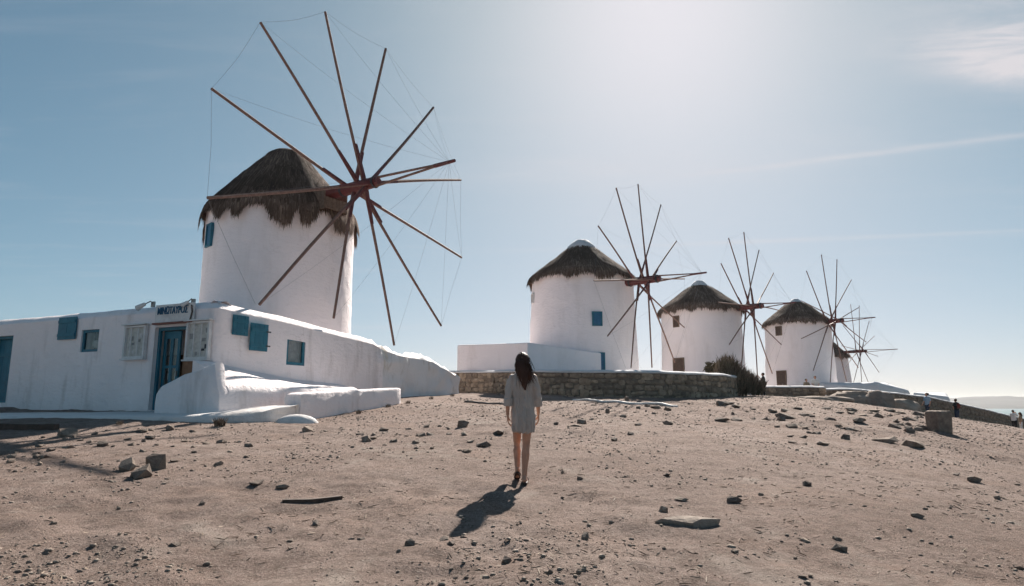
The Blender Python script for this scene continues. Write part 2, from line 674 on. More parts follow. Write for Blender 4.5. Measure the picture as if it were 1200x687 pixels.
def mk_dress():
    m, nt, b = mat_new('grey_linen')
    tc = nt.nodes.new('ShaderNodeTexCoord')
    n = tex_noise(nt, 7, 5, .6, tc.outputs['Object'], 0, (1, 1, .35))
    col = ramp(nt, n, [(.3, (.35, .305, .28)), (.7, (.46, .405, .37))])
    nt.links.new(col, b.inputs['Base Color'])
    b.inputs['Roughness'].default_value = .95
    b.inputs['Specular IOR Level'].default_value = .1
    try:
        b.inputs['Sheen Weight'].default_value = .25
    except Exception:
        pass
    bump(nt, b, [(tex_noise(nt, 22, 5, .6, tc.outputs['Object'], .6, (1, 1, .25)), .9, .012)])
    return m


MAT['dress'] = mk_dress()


def mk_glass():
    m, nt, b = mat_new('window_glass')
    b.inputs['Base Color'].default_value = (.85, .88, .9, 1)
    b.inputs['Roughness'].default_value = .06
    b.inputs['Transmission Weight'].default_value = 1.0
    b.inputs['IOR'].default_value = 1.45
    n = tex_noise(nt, 2.0, 2)
    bump(nt, b, [(n, .15, .01)])
    return m


MAT['glass'] = mk_glass()


def mk_leaf(name, c0, c1, c2, trans=.25):
    m, nt, b = mat_new(name)
    at_ = nt.nodes.new('ShaderNodeAttribute')
    at_.attribute_name = 'tone'
    col = ramp(nt, at_.outputs['Fac'], [(0, c0), (.5, c1), (1, c2)])
    nt.links.new(col, b.inputs['Base Color'])
    b.inputs['Roughness'].default_value = .75
    b.inputs['Specular IOR Level'].default_value = .2
    return m


MAT['leaf'] = mk_leaf('scrub_leaf', (.06, .052, .034), (.12, .10, .064), (.21, .17, .115))
MAT['dry'] = mk_leaf('dry_stalk', (.12, .086, .062), (.20, .15, .11), (.33, .26, .195))


def mk_sea():
    m, nt, b = mat_new('sea_water')
    P = world_pos(nt)
    n = tex_noise(nt, .004, 5, .6, P)
    col = ramp(nt, n, [(.35, (.008, .06, .078)), (.65, (.016, .10, .12))])
    nt.links.new(col, b.inputs['Base Color'])
    b.inputs['Roughness'].default_value = .45
    b.inputs['IOR'].default_value = 1.33
    b.inputs['Specular IOR Level'].default_value = .3
    bump(nt, b, [(tex_noise(nt, .35, 4, .6, P), .8, .6)])
    return m


MAT['sea'] = mk_sea()
MAT['hill'] = mk_stone('far_hill_scrub', (.030, .036, .036), (.045, .050, .048), (.070, .070, .062), .012, .5, 0)

# ------------------------------------------------------------------ setting: ground, sea, hills


def graded(a, fine, lo, hi, b, g):
    """coordinates: step 'fine' between lo and hi, growing by factor g outwards to a and b"""
    mid = list(np.arange(lo, hi, fine))
    out = []
    x, s = lo, fine
    while x > a:
        s *= g
        x -= s
        out.append(x)
    up = []
    x, s = mid[-1], fine
    while x < b:
        s *= g
        x += s
        up.append(x)
    return np.array(out[::-1] + mid + up)


def build_ground():
    xs = graded(-700, .085, -10, 11, 900, 1.035)
    ys = graded(-320, .085, 3.8, 17, 900, 1.028)
    X, Y = np.meshgrid(xs, ys, indexing='ij')
    Z = ground_z(X, Y)
    V = np.stack([X.ravel(), Y.ravel(), Z.ravel()], 1)
    nx, ny = len(xs), len(ys)
    i, j = np.meshgrid(np.arange(nx - 1), np.arange(ny - 1), indexing='ij')
    a = (i * ny + j).ravel()
    T = np.stack([a, a + ny, a + ny + 1, a + 1], 1)
    o = link('ground', mesh_np('ground', V, T, True), MAT['ground'])
    tag(o, 'bare sandy brown hillside strewn with small stones', 'ground', kind='structure')


build_ground()

sea = MB().add([(-6000, -2500, -14), (6000, -2500, -14), (6000, 6500, -14), (-6000, 6500, -14)], [(0, 1, 2, 3)]).build('sea', MAT['sea'], fix=False)
tag(sea, 'strip of teal sea beyond the low stone wall', 'sea', kind='structure')


def build_hills():
    nx, ny = 220, 26
    xs = np.linspace(700, 4200, nx)
    ys = np.linspace(1850, 2900, ny)
    X, Y = np.meshgrid(xs, ys, indexing='ij')
    rise = np.clip((Y - 1850) / 420, 0, 1)
    edge = np.clip((xs - 700) / 700, 0, 1)[:, None]
    prof = 15 + 13 * vnoise(X / 420 + 7, Y / 900 + 3) + 7 * vnoise(X / 120, Y / 160) + 4 * vnoise(X / 45, Y / 60) + np.clip((X - 1400) / 60, 0, 12)
    Z = -14.6 + rise ** .6 * (prof + 11) * (.35 + .65 * edge) - 30 * np.clip((Y - 2600) / 300, 0, 1)
    V = np.stack([X.ravel(), Y.ravel(), Z.ravel()], 1)
    i, j = np.meshgrid(np.arange(nx - 1), np.arange(ny - 1), indexing='ij')
    a = (i * ny + j).ravel()
    T = np.stack([a, a + ny, a + ny + 1, a + 1], 1)
    o = link('hills', mesh_np('hills', V, T, True), MAT['hill'])
    tag(o, 'low grey headland across the water', 'hills', kind='structure')


build_hills()

def build_haze():
    m = bpy.data.materials.new('thin_sea_haze')
    m.use_nodes = True
    nt = m.node_tree
    nt.nodes.clear()
    out = nt.nodes.new('ShaderNodeOutputMaterial')
    v = nt.nodes.new('ShaderNodeVolumePrincipled')
    v.inputs['Color'].default_value = (.93, .95, 1.0, 1)
    v.inputs['Density'].default_value = .00009
    v.inputs['Anisotropy'].default_value = .35
    nt.links.new(v.outputs[0], out.inputs['Volume'])
    o = MB().box((-6100, -2600, -30), (12200, 0, 0), (0, 9200, 0), (0, 0, 62)).build('haze', m)
    tag(o, 'thin pale sea haze lying over the whole hillside', 'haze', kind='stuff')


build_haze()

# ------------------------------------------------------------------ windmills


def set_tone(me, per_vertex):
    a = me.attributes.new('tone', 'FLOAT', 'POINT')
    a.data.foreach_set('value', np.asarray(per_vertex, dtype=np.float32))


def thatch_mesh(name, prof, count, ragged, seed, width):
    """shaggy straw: a lining cone plus thousands of tapering straw bundles; prof = [(radius, z)] from apex to eave"""
    rg = np.random.default_rng(seed)
    pr = np.array([p[0] for p in prof])
    pz = np.array([p[1] for p in prof])
    seg = np.hypot(np.diff(pr), np.diff(pz))
    S = np.concatenate([[0], np.cumsum(seg)])
    tot = S[-1]

    def at_s(s):
        s = np.asarray(s)
        return np.interp(s, S, pr), np.interp(s, S, pz)
    # lining
    nu, nv = 72, 22
    ss = np.linspace(0.0, tot - .12 - ragged[0] * .42, nv)
    V = []
    for s in ss:
        r_, z_ = at_s(s)
        for k in range(nu):
            th = 2 * math.pi * k / nu
            rr = r_ - .07 + (0 if s < .5 else .10 * vnoise(th * 2.6 + seed, s * 1.3))
            V.append((rr * math.cos(th), rr * math.sin(th), z_ - .03))
    V = np.array(V)
    F = []
    for j in range(nv - 1):
        for k in range(nu):
            k2 = (k + 1) % nu
            F.append((j * nu + k, j * nu + k2, (j + 1) * nu + k2, (j + 1) * nu + k))
    F = np.array(F)
    tone = [np.full(len(V), .15)]
    # bundles
    th = rg.random(count) * 2 * math.pi
    rad_w = rg.random(count) ** .55                      # more near the wide rim
    s0 = rad_w * (tot - .42 - ragged[0] * .30)
    fr = rg.random(count) < .38
    s0 = np.where(fr, tot - .45 - ragged[0] * .28 - .25 * rg.random(count), s0)
    tuft = np.zeros(count)
    for q in range(ragged[1]):
        c = rg.random() * 2 * math.pi
        wd = .07 + .09 * rg.random()
        dlt = np.abs((th - c + math.pi) % (2 * math.pi) - math.pi)
        tuft = np.maximum(tuft, np.clip(1 - dlt / wd, 0, 1) * (.45 + .55 * rg.random()))
    ln = .32 + .38 * rg.random(count)
    ln = np.where(fr, .34 + ragged[0] * tuft + .18 * rg.random(count), ln)
    wd = width * (.5 + .9 * rg.random(count))
    lump = .13 * vnoise(th * 2.6 + seed, s0 * 1.3) + .06 * vnoise(th * 6.0, s0 * 2.8 + seed)
    lift = .03 + .05 * rg.random(count) ** 2 + .03 * vnoise(th * 9, s0 * 4) + np.where(s0 < .5, 0, lump)
    drift = (rg.random(count) - .5) * .30
    vs = []
    for q, (fs, fw) in enumerate(((0.0, .75), (.55, 1.0), (1.0, .12))):
        s_ = s0 + ln * fs
        over = np.clip(s_ - tot, 0, None)
        r_, z_ = at_s(np.minimum(s_, tot))
        z_ = z_ - over
        r_ = r_ + lift * (1 - fs * .3) + over * .04
        tt = th + drift * fs * ln / np.maximum(r_, .4)
        px = r_ * np.cos(tt)
        py = r_ * np.sin(tt)
        tx, ty = -np.sin(tt), np.cos(tt)
        w_ = wd * fw * .5
        vs.append(np.stack([px - tx * w_, py - ty * w_, z_], 1))
        vs.append(np.stack([px + tx * w_, py + ty * w_, z_], 1))
    VB = np.stack(vs, 1).reshape(-1, 3)
    base = len(V) + np.arange(count) * 6
    FB = np.concatenate([np.stack([base, base + 1, base + 3, base + 2], 1), np.stack([base + 2, base + 3, base + 5, base + 4], 1)])
    tb = np.clip(rg.random(count) ** 1.6 * .75 + .22 * fr + .5 * vnoise(th * 2.2 + 7, s0 * .9 + seed), 0, 1)
    tone.append(np.repeat(tb, 6))
    me = mesh_np(name, np.concatenate([V, VB]), np.concatenate([F, FB]), True)
    set_tone(me, np.concatenate(tone))
    return me


def sq_on_tower(root, c, r0, ang, z0, z1, w, frame_mat, name, pane_mat, pane_name='pane', blind=None):
    """a framed opening let into a round tower; ang = direction of its normal (from +X)"""
    n = Vector((math.cos(ang), math.sin(ang), 0))
    t = Vector((-n.y, n.x, 0))
    P = Vector((c[0], c[1], 0)) + n * (r0 + .02)
    f = MB()
    b = .07
    for a, bb, q0, q1 in ((-w / 2, -w / 2 + b, z0, z1), (w / 2 - b, w / 2, z0, z1), (-w / 2 + b, w / 2 - b, z0, z0 + b), (-w / 2 + b, w / 2 - b, z1 - b, z1)):
        f.box(P + t * a + Vector((0, 0, q0)) - n * .30, t * (bb - a), n * .36, Vector((0, 0, q1 - q0)))
    fo = f.build(name, frame_mat, root)
    p = MB().box(P + t * (-w / 2 + b) + Vector((0, 0, z0 + b)) - n * .24, t * (w - 2 * b), n * .262, Vector((0, 0, z1 - z0 - 2 * b)))
    p.build(pane_name, pane_mat, fo)
    return fo


def windmill(label, base, hub, az, tilt, spokes, Lbow, prof, cap, rb, rt, zt, n_straw, ragged, straw_w, openings, seed, rope_r, anchor=None, pole=.6, group='thatched windmills along the ridge'):
    cx, cy = base
    zb = gz(cx, cy) - .4
    root = thing('windmill', label, 'windmill', (cx, cy, zb + .4), group)
    # tower
    tw = MB()
    nu, nv = 110, 46
    rings = []
    for j in range(nv + 1):
        f = j / nv
        z = zb + (zt - zb) * f
        ring = []
        for k in range(nu):
            th = 2 * math.pi * k / nu
            r_ = rb + (rt - rb) * f + .05 * float(vnoise(math.cos(th) * 2.2 + seed * 3 + math.sin(th) * 1.7, z * .55 + math.sin(th) * 1.5)) + .035 * float(vnoise(th * 14 / (2 * math.pi) * 2 if k < nu - 3 else (th - 2 * math.pi) * 14 / (2 * math.pi) * 2, z * 1.5 + seed)) + .02 * float(vnoise(math.cos(th) * 9 + 30, math.sin(th) * 9 + z * 3.0))
            ring.append(Vector((cx + r_ * math.cos(th), cy + r_ * math.sin(th), z)))
        rings.append(ring)
    tw.loft(rings)
    tw.build('tower', MAT['plaster'], root, True)
    # roof
    me = thatch_mesh('thatched_roof', [(r_, z_ - (zb + .4)) for r_, z_ in prof], n_straw, ragged, seed, straw_w)
    roof = link('thatched_roof', me, MAT['thatch'], root)
    if cap:
        c = MB()
        rings = []
        for r_, z_ in cap:
            rings.append([Vector((cx + r_ * (1 + .06 * float(vnoise(k * .9, seed))) * math.cos(2 * math.pi * k / 28), cy + r_ * (1 + .06 * float(vnoise(k * .9, seed))) * math.sin(2 * math.pi * k / 28), z_ + .05 * float(vnoise(k * .7 + 3, z_ * 3)))) for k in range(28)])
        c.loft(rings)
        c.build('roof_cap', MAT['plaster_cap'], roof, True)
    # openings
    for kind, px, py, w, h in openings:
        # direction of the opening: where the pixel's ray meets the tower
        d = ray(px, py)
        A = d.x * d.x + d.y * d.y
        Bq = -2 * (d.x * cx + d.y * cy)
        Cq = cx * cx + cy * cy - rt * rt
        disc = max(0.0, Bq * Bq - 4 * A * Cq)
        k = (-Bq - math.sqrt(disc)) / (2 * A)
        P = Vector((0, 0, EYE)) + d * k
        ang = math.atan2(P.y - cy, P.x - cx)
        f = min(1, max(0, (P.z - zb) / (zt - zb)))
        rr = rb + (rt - rb) * f
        if kind == 'blue':
            sq_on_tower(root, base, rr, ang, P.z - h / 2, P.z + h / 2, w, MAT['blue'], 'window', MAT['blue_pane'])
        elif kind == 'wood':
            sq_on_tower(root, base, rr, ang, P.z - h / 2, P.z + h / 2, w, MAT['wood'], 'window', MAT['wood_dark'], 'shutter')
        elif kind == 'pale':
            sq_on_tower(root, base, rr, ang, P.z - h / 2, P.z + h / 2, w, MAT['white_paint'], 'window', MAT['curtain'])
        elif kind == 'door':
            sq_on_tower(root, base, rr, ang, P.z - h / 2, P.z + h / 2, w, MAT['wood'], 'door', MAT['wood_dark'], 'door_leaf')
    # wheel
    H = Vector(hub)
    a = Vector((math.sin(az) * math.cos(tilt), -math.cos(az) * math.cos(tilt), math.sin(tilt)))
    u = a.cross(Vector((0, 0, 1))).normalized()
    v = u.cross(a)
    back = 2.6
    ax = MB()
    ax.bar(H - a * back, H - a * .9, .40, .46, side=v, n=8)
    ax.bar(H - a * .9, H + a * .75, .46, .40, side=v, n=8)
    ax.bar(H + a * .75, H + a * .9, .34, .30, side=v, n=8)
    axle = ax.build('axle', MAT['pole_red'], root)
    for s_ in (-.98, .66):
        MB().bar(H + a * s_, H + a * (s_ + .09), .53 if s_ < 0 else .46, side=v, n=8).build('iron_band', MAT['cable'], axle)
    if pole > .7:
        hs = MB()
        for sx in (-1, 1):
            hs.box(H - a * 2.5 + u * .52 * sx - v * .75, a * 1.15, u * .06 * sx, v * .85)
        hs.build('axle_housing', MAT['wood'], root)
        for q in range(6):
            MB().box(H - a * 1.38 - u * .50 - v * (.72 - .0) + u * .172 * q, a * .05, u * .155, v * .44).build('housing_board', MAT['wood'], root)
    tip = H + a * Lbow
    roots = [-.62, -.12, .14, -.40, .32, .52]
    tips = []
    for k, (ang, rad) in enumerate(spokes):
        dr = v * math.cos(R(ang)) + u * math.sin(R(ang))
        P0 = H + a * roots[k % 6]
        P1 = H + dr * rad
        tips.append(P1)
        m = MB()
        n = 7
        bow = .05 * math.sin(k * 2.1 + seed)
        tang = a.cross(dr).normalized()
        pts = [P0.lerp(P1, i / n) + tang * bow * math.sin(math.pi * i / n) for i in range(n + 1)]
        m.tube(pts, [(.082 - .022 * i / n) * pole for i in range(n + 1)], 6)
        sp = m.build('spoke', MAT['pole'], root)
        b = MB()
        b.bar(P0 + dr * .2 + a * .10 * pole, P0.lerp(P1, .24) + a * .06 * pole, .13 * pole, .10 * pole, side=a)
        b.build('splint', MAT['pole_red'], sp)
    # the pole that carries the stays, made of two spars that meet
    for s_ in (-1, 1):
        MB().bar(H + a * .6 + v * .17 * s_, tip - a * .1, .11 * (.35 + .65 * pole), .085 * (.35 + .65 * pole), side=v, n=6).build('bowsprit_spar', MAT['pole'], root)
    MB().bar(tip - a * .65, tip + a * .25, .17 * (.3 + .7 * pole), .13 * (.3 + .7 * pole), side=v, n=6).build('bowsprit_tip', MAT['pole_red'], root)
    for k in range(12):
        A, B = tips[k], tips[(k + 1) % 12]
        if k in (7, 8, 9, 10):
            continue
        mid = (A + B) / 2 - Vector((0, 0, .06)) - (((A + B) / 2) - H) * .01
        MB().tube([A, A.lerp(mid, .5) - Vector((0, 0, .02)), mid, mid.lerp(B, .5) - Vector((0, 0, .02)), B], rope_r, 4).build('rim_rope', MAT['rope'], root)
    for k in range(12):
        A = tips[k]
        mid = (A + tip) / 2 - Vector((0, 0, .14))
        MB().tube([A, mid.lerp(A, .5) - Vector((0, 0, .03)), mid, mid.lerp(tip, .5) - Vector((0, 0, .03)), tip], rope_r * .8, 4).build('stay_rope', MAT['rope'], root)
    if anchor is not None:
        A = tips[11]
        B = Vector(anchor)
        MB().tube([A, (A + B) / 2 + Vector((0, 0, -.05)), B], rope_r * 1.2, 5).build('anchor_rope', MAT['rope'], root)
    return root


MAT['blue_pane'] = mk_plain('blue_shutter_paint', (.03, .13, .24), .45)

PROF1 = [(.02, 11.92), (.35, 11.88), (.70, 11.68), (1.38, 10.86), (2.02, 10.12), (2.58, 9.48), (2.92, 9.0), (3.08, 8.40)]
PROF2 = [(.70, 10.62), (1.2, 10.22), (1.9, 9.66), (2.6, 9.10), (3.05, 8.68), (3.2, 8.32)]
CAP2 = [(.86, 10.44), (.84, 10.60), (.62, 10.82), (.42, 11.0), (.2, 11.06), (.03, 11.07)]


def shift(pr, dz, k=1.0):
    return [(r_ * k, z_ + dz) for r_, z_ in pr]


windmill('large windmill behind the low white house, ragged brown thatch fringe and no white cap', (-9.42, 26.5), (-5.66, 24.0, 9.55), R(56.8), R(1.0),
         [(78.0, 6.34), (47.3, 6.35), (18.2, 6.42), (-10.6, 6.25), (-41.1, 6.33), (-71.9, 6.44), (-104.7, 6.38), (-135.5, 6.78), (-161.9, 6.17), (-192.5, 5.26), (-219.5, 6.52), (-251.1, 6.45)],
         4.2, PROF1, None, 2.93, 2.85, 8.9, 38000, (1.05, 24), .05, [('blue', 246.5, 276, .5, .9)], 3, .0038, at(299, 356, 23.3), .82)
windmill('windmill with a blue tower window and white cap rising behind the stone retaining wall', (4.12, 38.55), (7.33, 36.0, 8.17), R(51.5), 0,
         [(67.3, 5.28), (33.3, 5.41), (5.3, 5.39), (-25.4, 5.37), (-54.6, 5.23), (-80.9, 5.24), (-114.2, 5.34), (-142.5, 5.49), (-174.7, 4.79), (-201.4, 5.23), (-231.0, 5.42), (-261.5, 5.45)],
         3.25, PROF2, CAP2, 3.22, 2.92, 8.62, 20000, (.5, 28), .05, [('blue', 699, 374, .56, .78), ('pale', 626, 350, .5, .6), ('blue', 702, 424, .5, .95)], 5, .0033, at(733, 431, 35.2))
windmill('windmill next to the dry bush, small brown shutter under its thatch', (14.47, 50.66), (17.42, 48.0, 8.43), R(47.9), 0,
         [(62.2, 5.3), (35.7, 5.58), (5.6, 5.52), (-25.0, 5.08), (-56.3, 5.77), (-87.0, 5.45), (-114.0, 5.95), (-145.8, 5.73), (-175.8, 5.4), (-206.8, 5.19), (-233.3, 5.07), (-267.0, 5.45)],
         2.95, shift(PROF2, -.18, 1.02), shift(CAP2, -.2, .8), 3.15, 2.92, 8.45, 14000, (.4, 26), .055, [('wood', 793, 377, .55, .85), ('door', 797, 430, .95, 1.3)], 9, .003)
windmill('windmill with a dark square door beside the small far mill and two seated people', (26.56, 61.7), (28.67, 59.0, 8.71), R(40), 0,
         [(47.3, 5.92), (12.7, 6.04), (-16.4, 6.14), (-46.0, 6.17), (-72.6, 5.88), (-102.8, 6.69), (-132.6, 5.88), (-162.6, 5.54), (-195.6, 5.82), (-224.5, 6.34), (-252.4, 6.41), (-282.6, 5.88)],
         3.3, shift(PROF2, .2, .97), shift(CAP2, .1, .75), 3.1, 2.82, 8.8, 14000, (.4, 26), .06, [('wood', 913, 388, .62, .85), ('door', 917.5, 443, .95, 1.3)], 13, .0032)
windmill('farthest windmill, half hidden behind its bigger neighbour', (47.5, 101.2), (50.72, 97.0, 8.95), R(40), 0,
         [(16.1, 7.0), (-7.9, 6.9), (-40.2, 6.22), (-64.5, 6.0), (-94.5, 6.0), (-116.1, 6.6), (-154.5, 6.0), (-184.5, 6.0), (-214.5, 6.0), (-244.5, 6.0), (-274.5, 6.0), (-304.5, 6.0)],
         4.8, [(r_ * 1.06, (z_ - 8.3) * 1.35 + 8.0) for r_, z_ in PROF2], shift(CAP2, .65, .8), 3.8, 3.05, 8.2, 7000, (.6, 20), .09, [], 17, .004)

# ------------------------------------------------------------------ the low white house
CORNER = at(247, 485, 18.3)
CORNER.z = 0
DL = Vector((-.91, .4146, 0)).normalized()
DR = Vector((.4146, .91, 0)).normalized()
NL = -DR                                       # outward normal of the shop front
NR = -DL                                       # outward normal of the side
RC = .22
TOPZ = EYE + (at(247, 350, 18.3).z - EYE)
QL = 14.0                                      # length of the shop front


def front_pt(px, py):
    """(distance from corner, height) on the shop front"""
    P = on_plane(px, py, CORNER, NL)
    return (P - CORNER).dot(DL), P.z


def side_pt(px, py):
    P = on_plane(px, py, CORNER, NR)
    return (P - CORNER).dot(DR), P.z


_st = [(0.0, TOPZ)] + [side_pt(*p) for p in ((300, 361), (333, 368), (368, 377.5), (411, 389), (438, 395.5), (453, 405), (469, 410.5), (490, 413.5), (507, 417.5), (519, 425), (531, 431), (540, 437))]
QR = _st[-1][0]


def side_top(q):
    if q <= 0:
        return TOPZ
    return float(np.interp(q, [p[0] for p in _st], [p[1] for p in _st]))


house = thing('white_house', 'long low white plastered house with blue doors and shutters below the largest mill', 'house', (CORNER.x - 2, CORNER.y + 2, gz(CORNER.x - 2, CORNER.y + 2)))


def build_house():
    Z0 = .7
    body = TOPZ - .26 - Z0
    holes = []                                  # (q0, q1, z0, z1)
    s1, zt_ = front_pt(182, 384)
    s0, _ = front_pt(231, 384)
    _, zb_ = front_pt(181, 481)
    door = (-s1, -s0, zb_, zt_)
    sa, zta = front_pt(96, 387)
    sb, zba = front_pt(114, 412)
    win = (-sa, -sb, zba, zta)
    sc, ztc = front_pt(16, 393)
    ldoor = (-sc - 1.25, -sc, front_pt(8, 472)[1], ztc)
    qa, zwa = side_pt(337, 395)
    qb, zwb = side_pt(357, 429)
    rwin = (qa, qb, zwb, zwa)
    holes = [door, win, ldoor, rwin]
    # column list along the path
    qs = set(np.round(np.concatenate([np.arange(-QL, -RC, .42), np.arange(RC, 7.0, .36), np.arange(7.0, QR + .01, .17), [QR]]), 3))
    for h in holes:
        for e in h[:2]:
            qs = {q for q in qs if abs(q - e) > .12}
    for h in holes:
        qs |= {h[0], h[1]}
    qs |= {-RC, -RC * .5, 0.0, RC * .5, RC}
    qs = sorted(qs)
    zs = set(np.round(np.linspace(Z0, Z0 + body, 17), 3))
    for h in holes:
        for e in h[2:]:
            zs = {z for z in zs if abs(z - e) > .09}
    for h in holes:
        zs |= {h[2], h[3]}
    zs |= {Z0, Z0 + body}
    zs = sorted(zs)
    O = CORNER - (NL + NR) * RC

    def frame(q):
        if q <= -RC:
            return CORNER + DL * (-q), NL
        if q >= RC:
            return CORNER + DR * q, NR
        f = (q + RC) / (2 * RC) * math.pi / 2
        n = NL * math.cos(f) + NR * math.sin(f)
        return O + n * RC, n
    bev = [(.045, .05), (.17, .155), (.30, .235), (.46, .26), (.62, .20), (.68, .05), (.68, -1.2)]
    V, F = [], []
    idx = {}
    for ci, q in enumerate(qs):
        P, n = frame(q)
        T = side_top(q)
        k = (T - .26 - Z0) / body
        lump = .035 if q < 7.5 else .22
        for ri, z in enumerate(zs):
            zz = Z0 + (z - Z0) * k if q > 5.5 else z + (0 if z < 3.0 else (z - 3.0) / (Z0 + body - 3.0) * (k - 1) * body)
            d = lump * float(vnoise(q * .8 + 40, zz * .9)) + (.4 if q < 7.5 else .8) * lump * float(vnoise(q * 2.3 + 11, zz * 2.3 + 4))
            near = any(h[0] - .25 < q < h[1] + .25 and h[2] - .25 < z < h[3] + .25 for h in holes)
            if near:
                d = 0
            batter = .10 * max(0, (1.9 - zz)) if q > 5 else 0
            V.append(P + n * (d + batter) + Vector((0, 0, zz)))
            idx[ci, ri] = len(V) - 1
        tl = .04 if q < 7 else .30
        for bi, (ins, dz) in enumerate(bev):
            wob = tl * float(vnoise(q * 1.5, bi * .7)) + tl * .6 * float(vnoise(q * 4.1, bi * 1.3 + 5))
            inner = ins
            V.append(P - n * (inner + .5 * wob) + Vector((0, 0, T - .26 + dz + wob)))
            idx[ci, len(zs) + bi] = len(V) - 1
    nr = len(zs) + len(bev)

    def in_hole(ci, ri):
        if ri >= len(zs) - 1:
            return None
        qm = (qs[ci] + qs[ci + 1]) / 2
        zm = (zs[ri] + zs[ri + 1]) / 2
        for h in holes:
            if h[0] < qm < h[1] and h[2] < zm < h[3]:
                return h
        return None
    for ci in range(len(qs) - 1):
        for ri in range(nr - 1):
            if in_hole(ci, ri):
                continue
            F.append((idx[ci, ri], idx[ci + 1, ri], idx[ci + 1, ri + 1], idx[ci, ri + 1]))
    # end caps
    F.append(tuple(idx[0, r] for r in range(nr)))
    F.append(tuple(idx[len(qs) - 1, r] for r in range(nr - 1, -1, -1)))
    # reveals of the openings
    for h in holes:
        cs = [i for i, q in enumerate(qs) if h[0] - 1e-6 <= q <= h[1] + 1e-6]
        rs = [i for i, z in enumerate(zs) if h[2] - 1e-6 <= z <= h[3] + 1e-6]
        loop = [(c, rs[0]) for c in cs] + [(cs[-1], r) for r in rs[1:]] + [(c, rs[-1]) for c in cs[-2::-1]] + [(cs[0], r) for r in rs[-2:0:-1]]
        n = NL if h[0] < 0 else NR
        first = len(V)
        for c, r in loop:
            V.append(V[idx[c, r]] - n * .32)
        m = len(loop)
        for i in range(m):
            j = (i + 1) % m
            F.append((idx[loop[i]], idx[loop[j]], first + j, first + i))
    mb = MB()
    mb.v = V
    mb.f = F
    o = mb.build('wall', MAT['plaster_house'], house, True)
    me = o.data
    me.materials.append(MAT['plaster_stained'])
    for p in me.polygons:                       # the lumpy garden end is a rougher, stained render
        c = Vector(p.center) + Vector(house.location)
        if (c - CORNER).dot(DR) > 7.6:
            p.material_index = 1
    # flat roof behind the parapet
    A = CORNER + DL * (QL - .3) - NL * .5
    B = CORNER - NL * .5 - NR * .5
    C = B + DR * 3.2
    D = A + DR * 3.2
    rf = MB()
    for zz in (TOPZ - .62, TOPZ - .42):
        rf.v += [Vector((p.x, p.y, zz)) for p in (A, B, C, D)]
    rf.f += [(3, 2, 1, 0), (4, 5, 6, 7), (0, 1, 5, 4), (1, 2, 6, 5), (2, 3, 7, 6), (3, 0, 4, 7)]
    rf.build('roof', MAT['plaster_cap'], house)
    bw = MB()
    bw.box(Vector((D.x, D.y, .8)), C - D, DR * .3, Vector((0, 0, TOPZ - 1.45)))
    bw.build('rear_wall', MAT['plaster_house'], house)
    return door, win, ldoor, rwin


DOOR, WIN, LDOOR, RWIN = build_house()


def fpos(q, z, out=0.0):
    """point on the shop front (q<0) or side (q>0), 'out' metres in front of the wall"""
    if q < 0:
        return CORNER + DL * (-q) + NL * out + Vector((0, 0, z))
    return CORNER + DR * q + NR * out + Vector((0, 0, z))


def fbox(mb, q0, q1, z0, z1, o0, o1):
    d = (-DL if q0 < 0 else DR)
    n = (NL if q0 < 0 else NR)
    mb.box(fpos(q0, z0, o0), d * (q1 - q0), n * (o1 - o0), Vector((0, 0, z1 - z0)))
    return mb


def frame_parts(name, h, depth, b, root, mat, glass=None, mull=0):
    q0, q1, z0, z1 = h
    f = MB()
    e = .012
    for a in ((q0 - e, q0 + b, z0, z1), (q1 - b, q1 + e, z0, z1), (q0 + b, q1 - b, z0, z0 + b), (q0 + b, q1 - b, z1 - b, z1)):
        fbox(f, a[0], a[1], a[2], a[3], -depth - .07, -depth)
    o = f.build(name, mat, root)
    for k in range(mull):
        qm = q0 + b + (q1 - q0 - 2 * b) * (k + 1) / (mull + 1)
        fbox(MB(), qm - .02, qm + .02, z0 + b, z1 - b, -depth - .06, -depth - .01).build('mullion', mat, o)
    if glass:
        fbox(MB(), q0 + b, q1 - b, z0 + b, z1 - b, -depth - .05, -depth - .038).build('pane', glass, o)
    return o


def planked_leaf(name, q0, q1, z0, z1, o0, root, n, mat, bars=()):
    """a plank door or shutter: planks side by side with ledges across"""
    w = (q1 - q0) / n
    root_o = None
    for k in range(n):
        m = fbox(MB(), q0 + k * w + .004, q0 + (k + 1) * w - .004, z0, z1, o0, o0 + .035 + .004 * (k % 2))
        if root_o is None:
            root_o = m.build(name, mat, root)
        else:
            m.build('plank', mat, root_o)
    for zz in bars:
        fbox(MB(), q0 + .02, q1 - .02, zz - .045, zz + .045, o0 + .04, o0 + .062).build('ledge', mat, root_o)
    return root_o


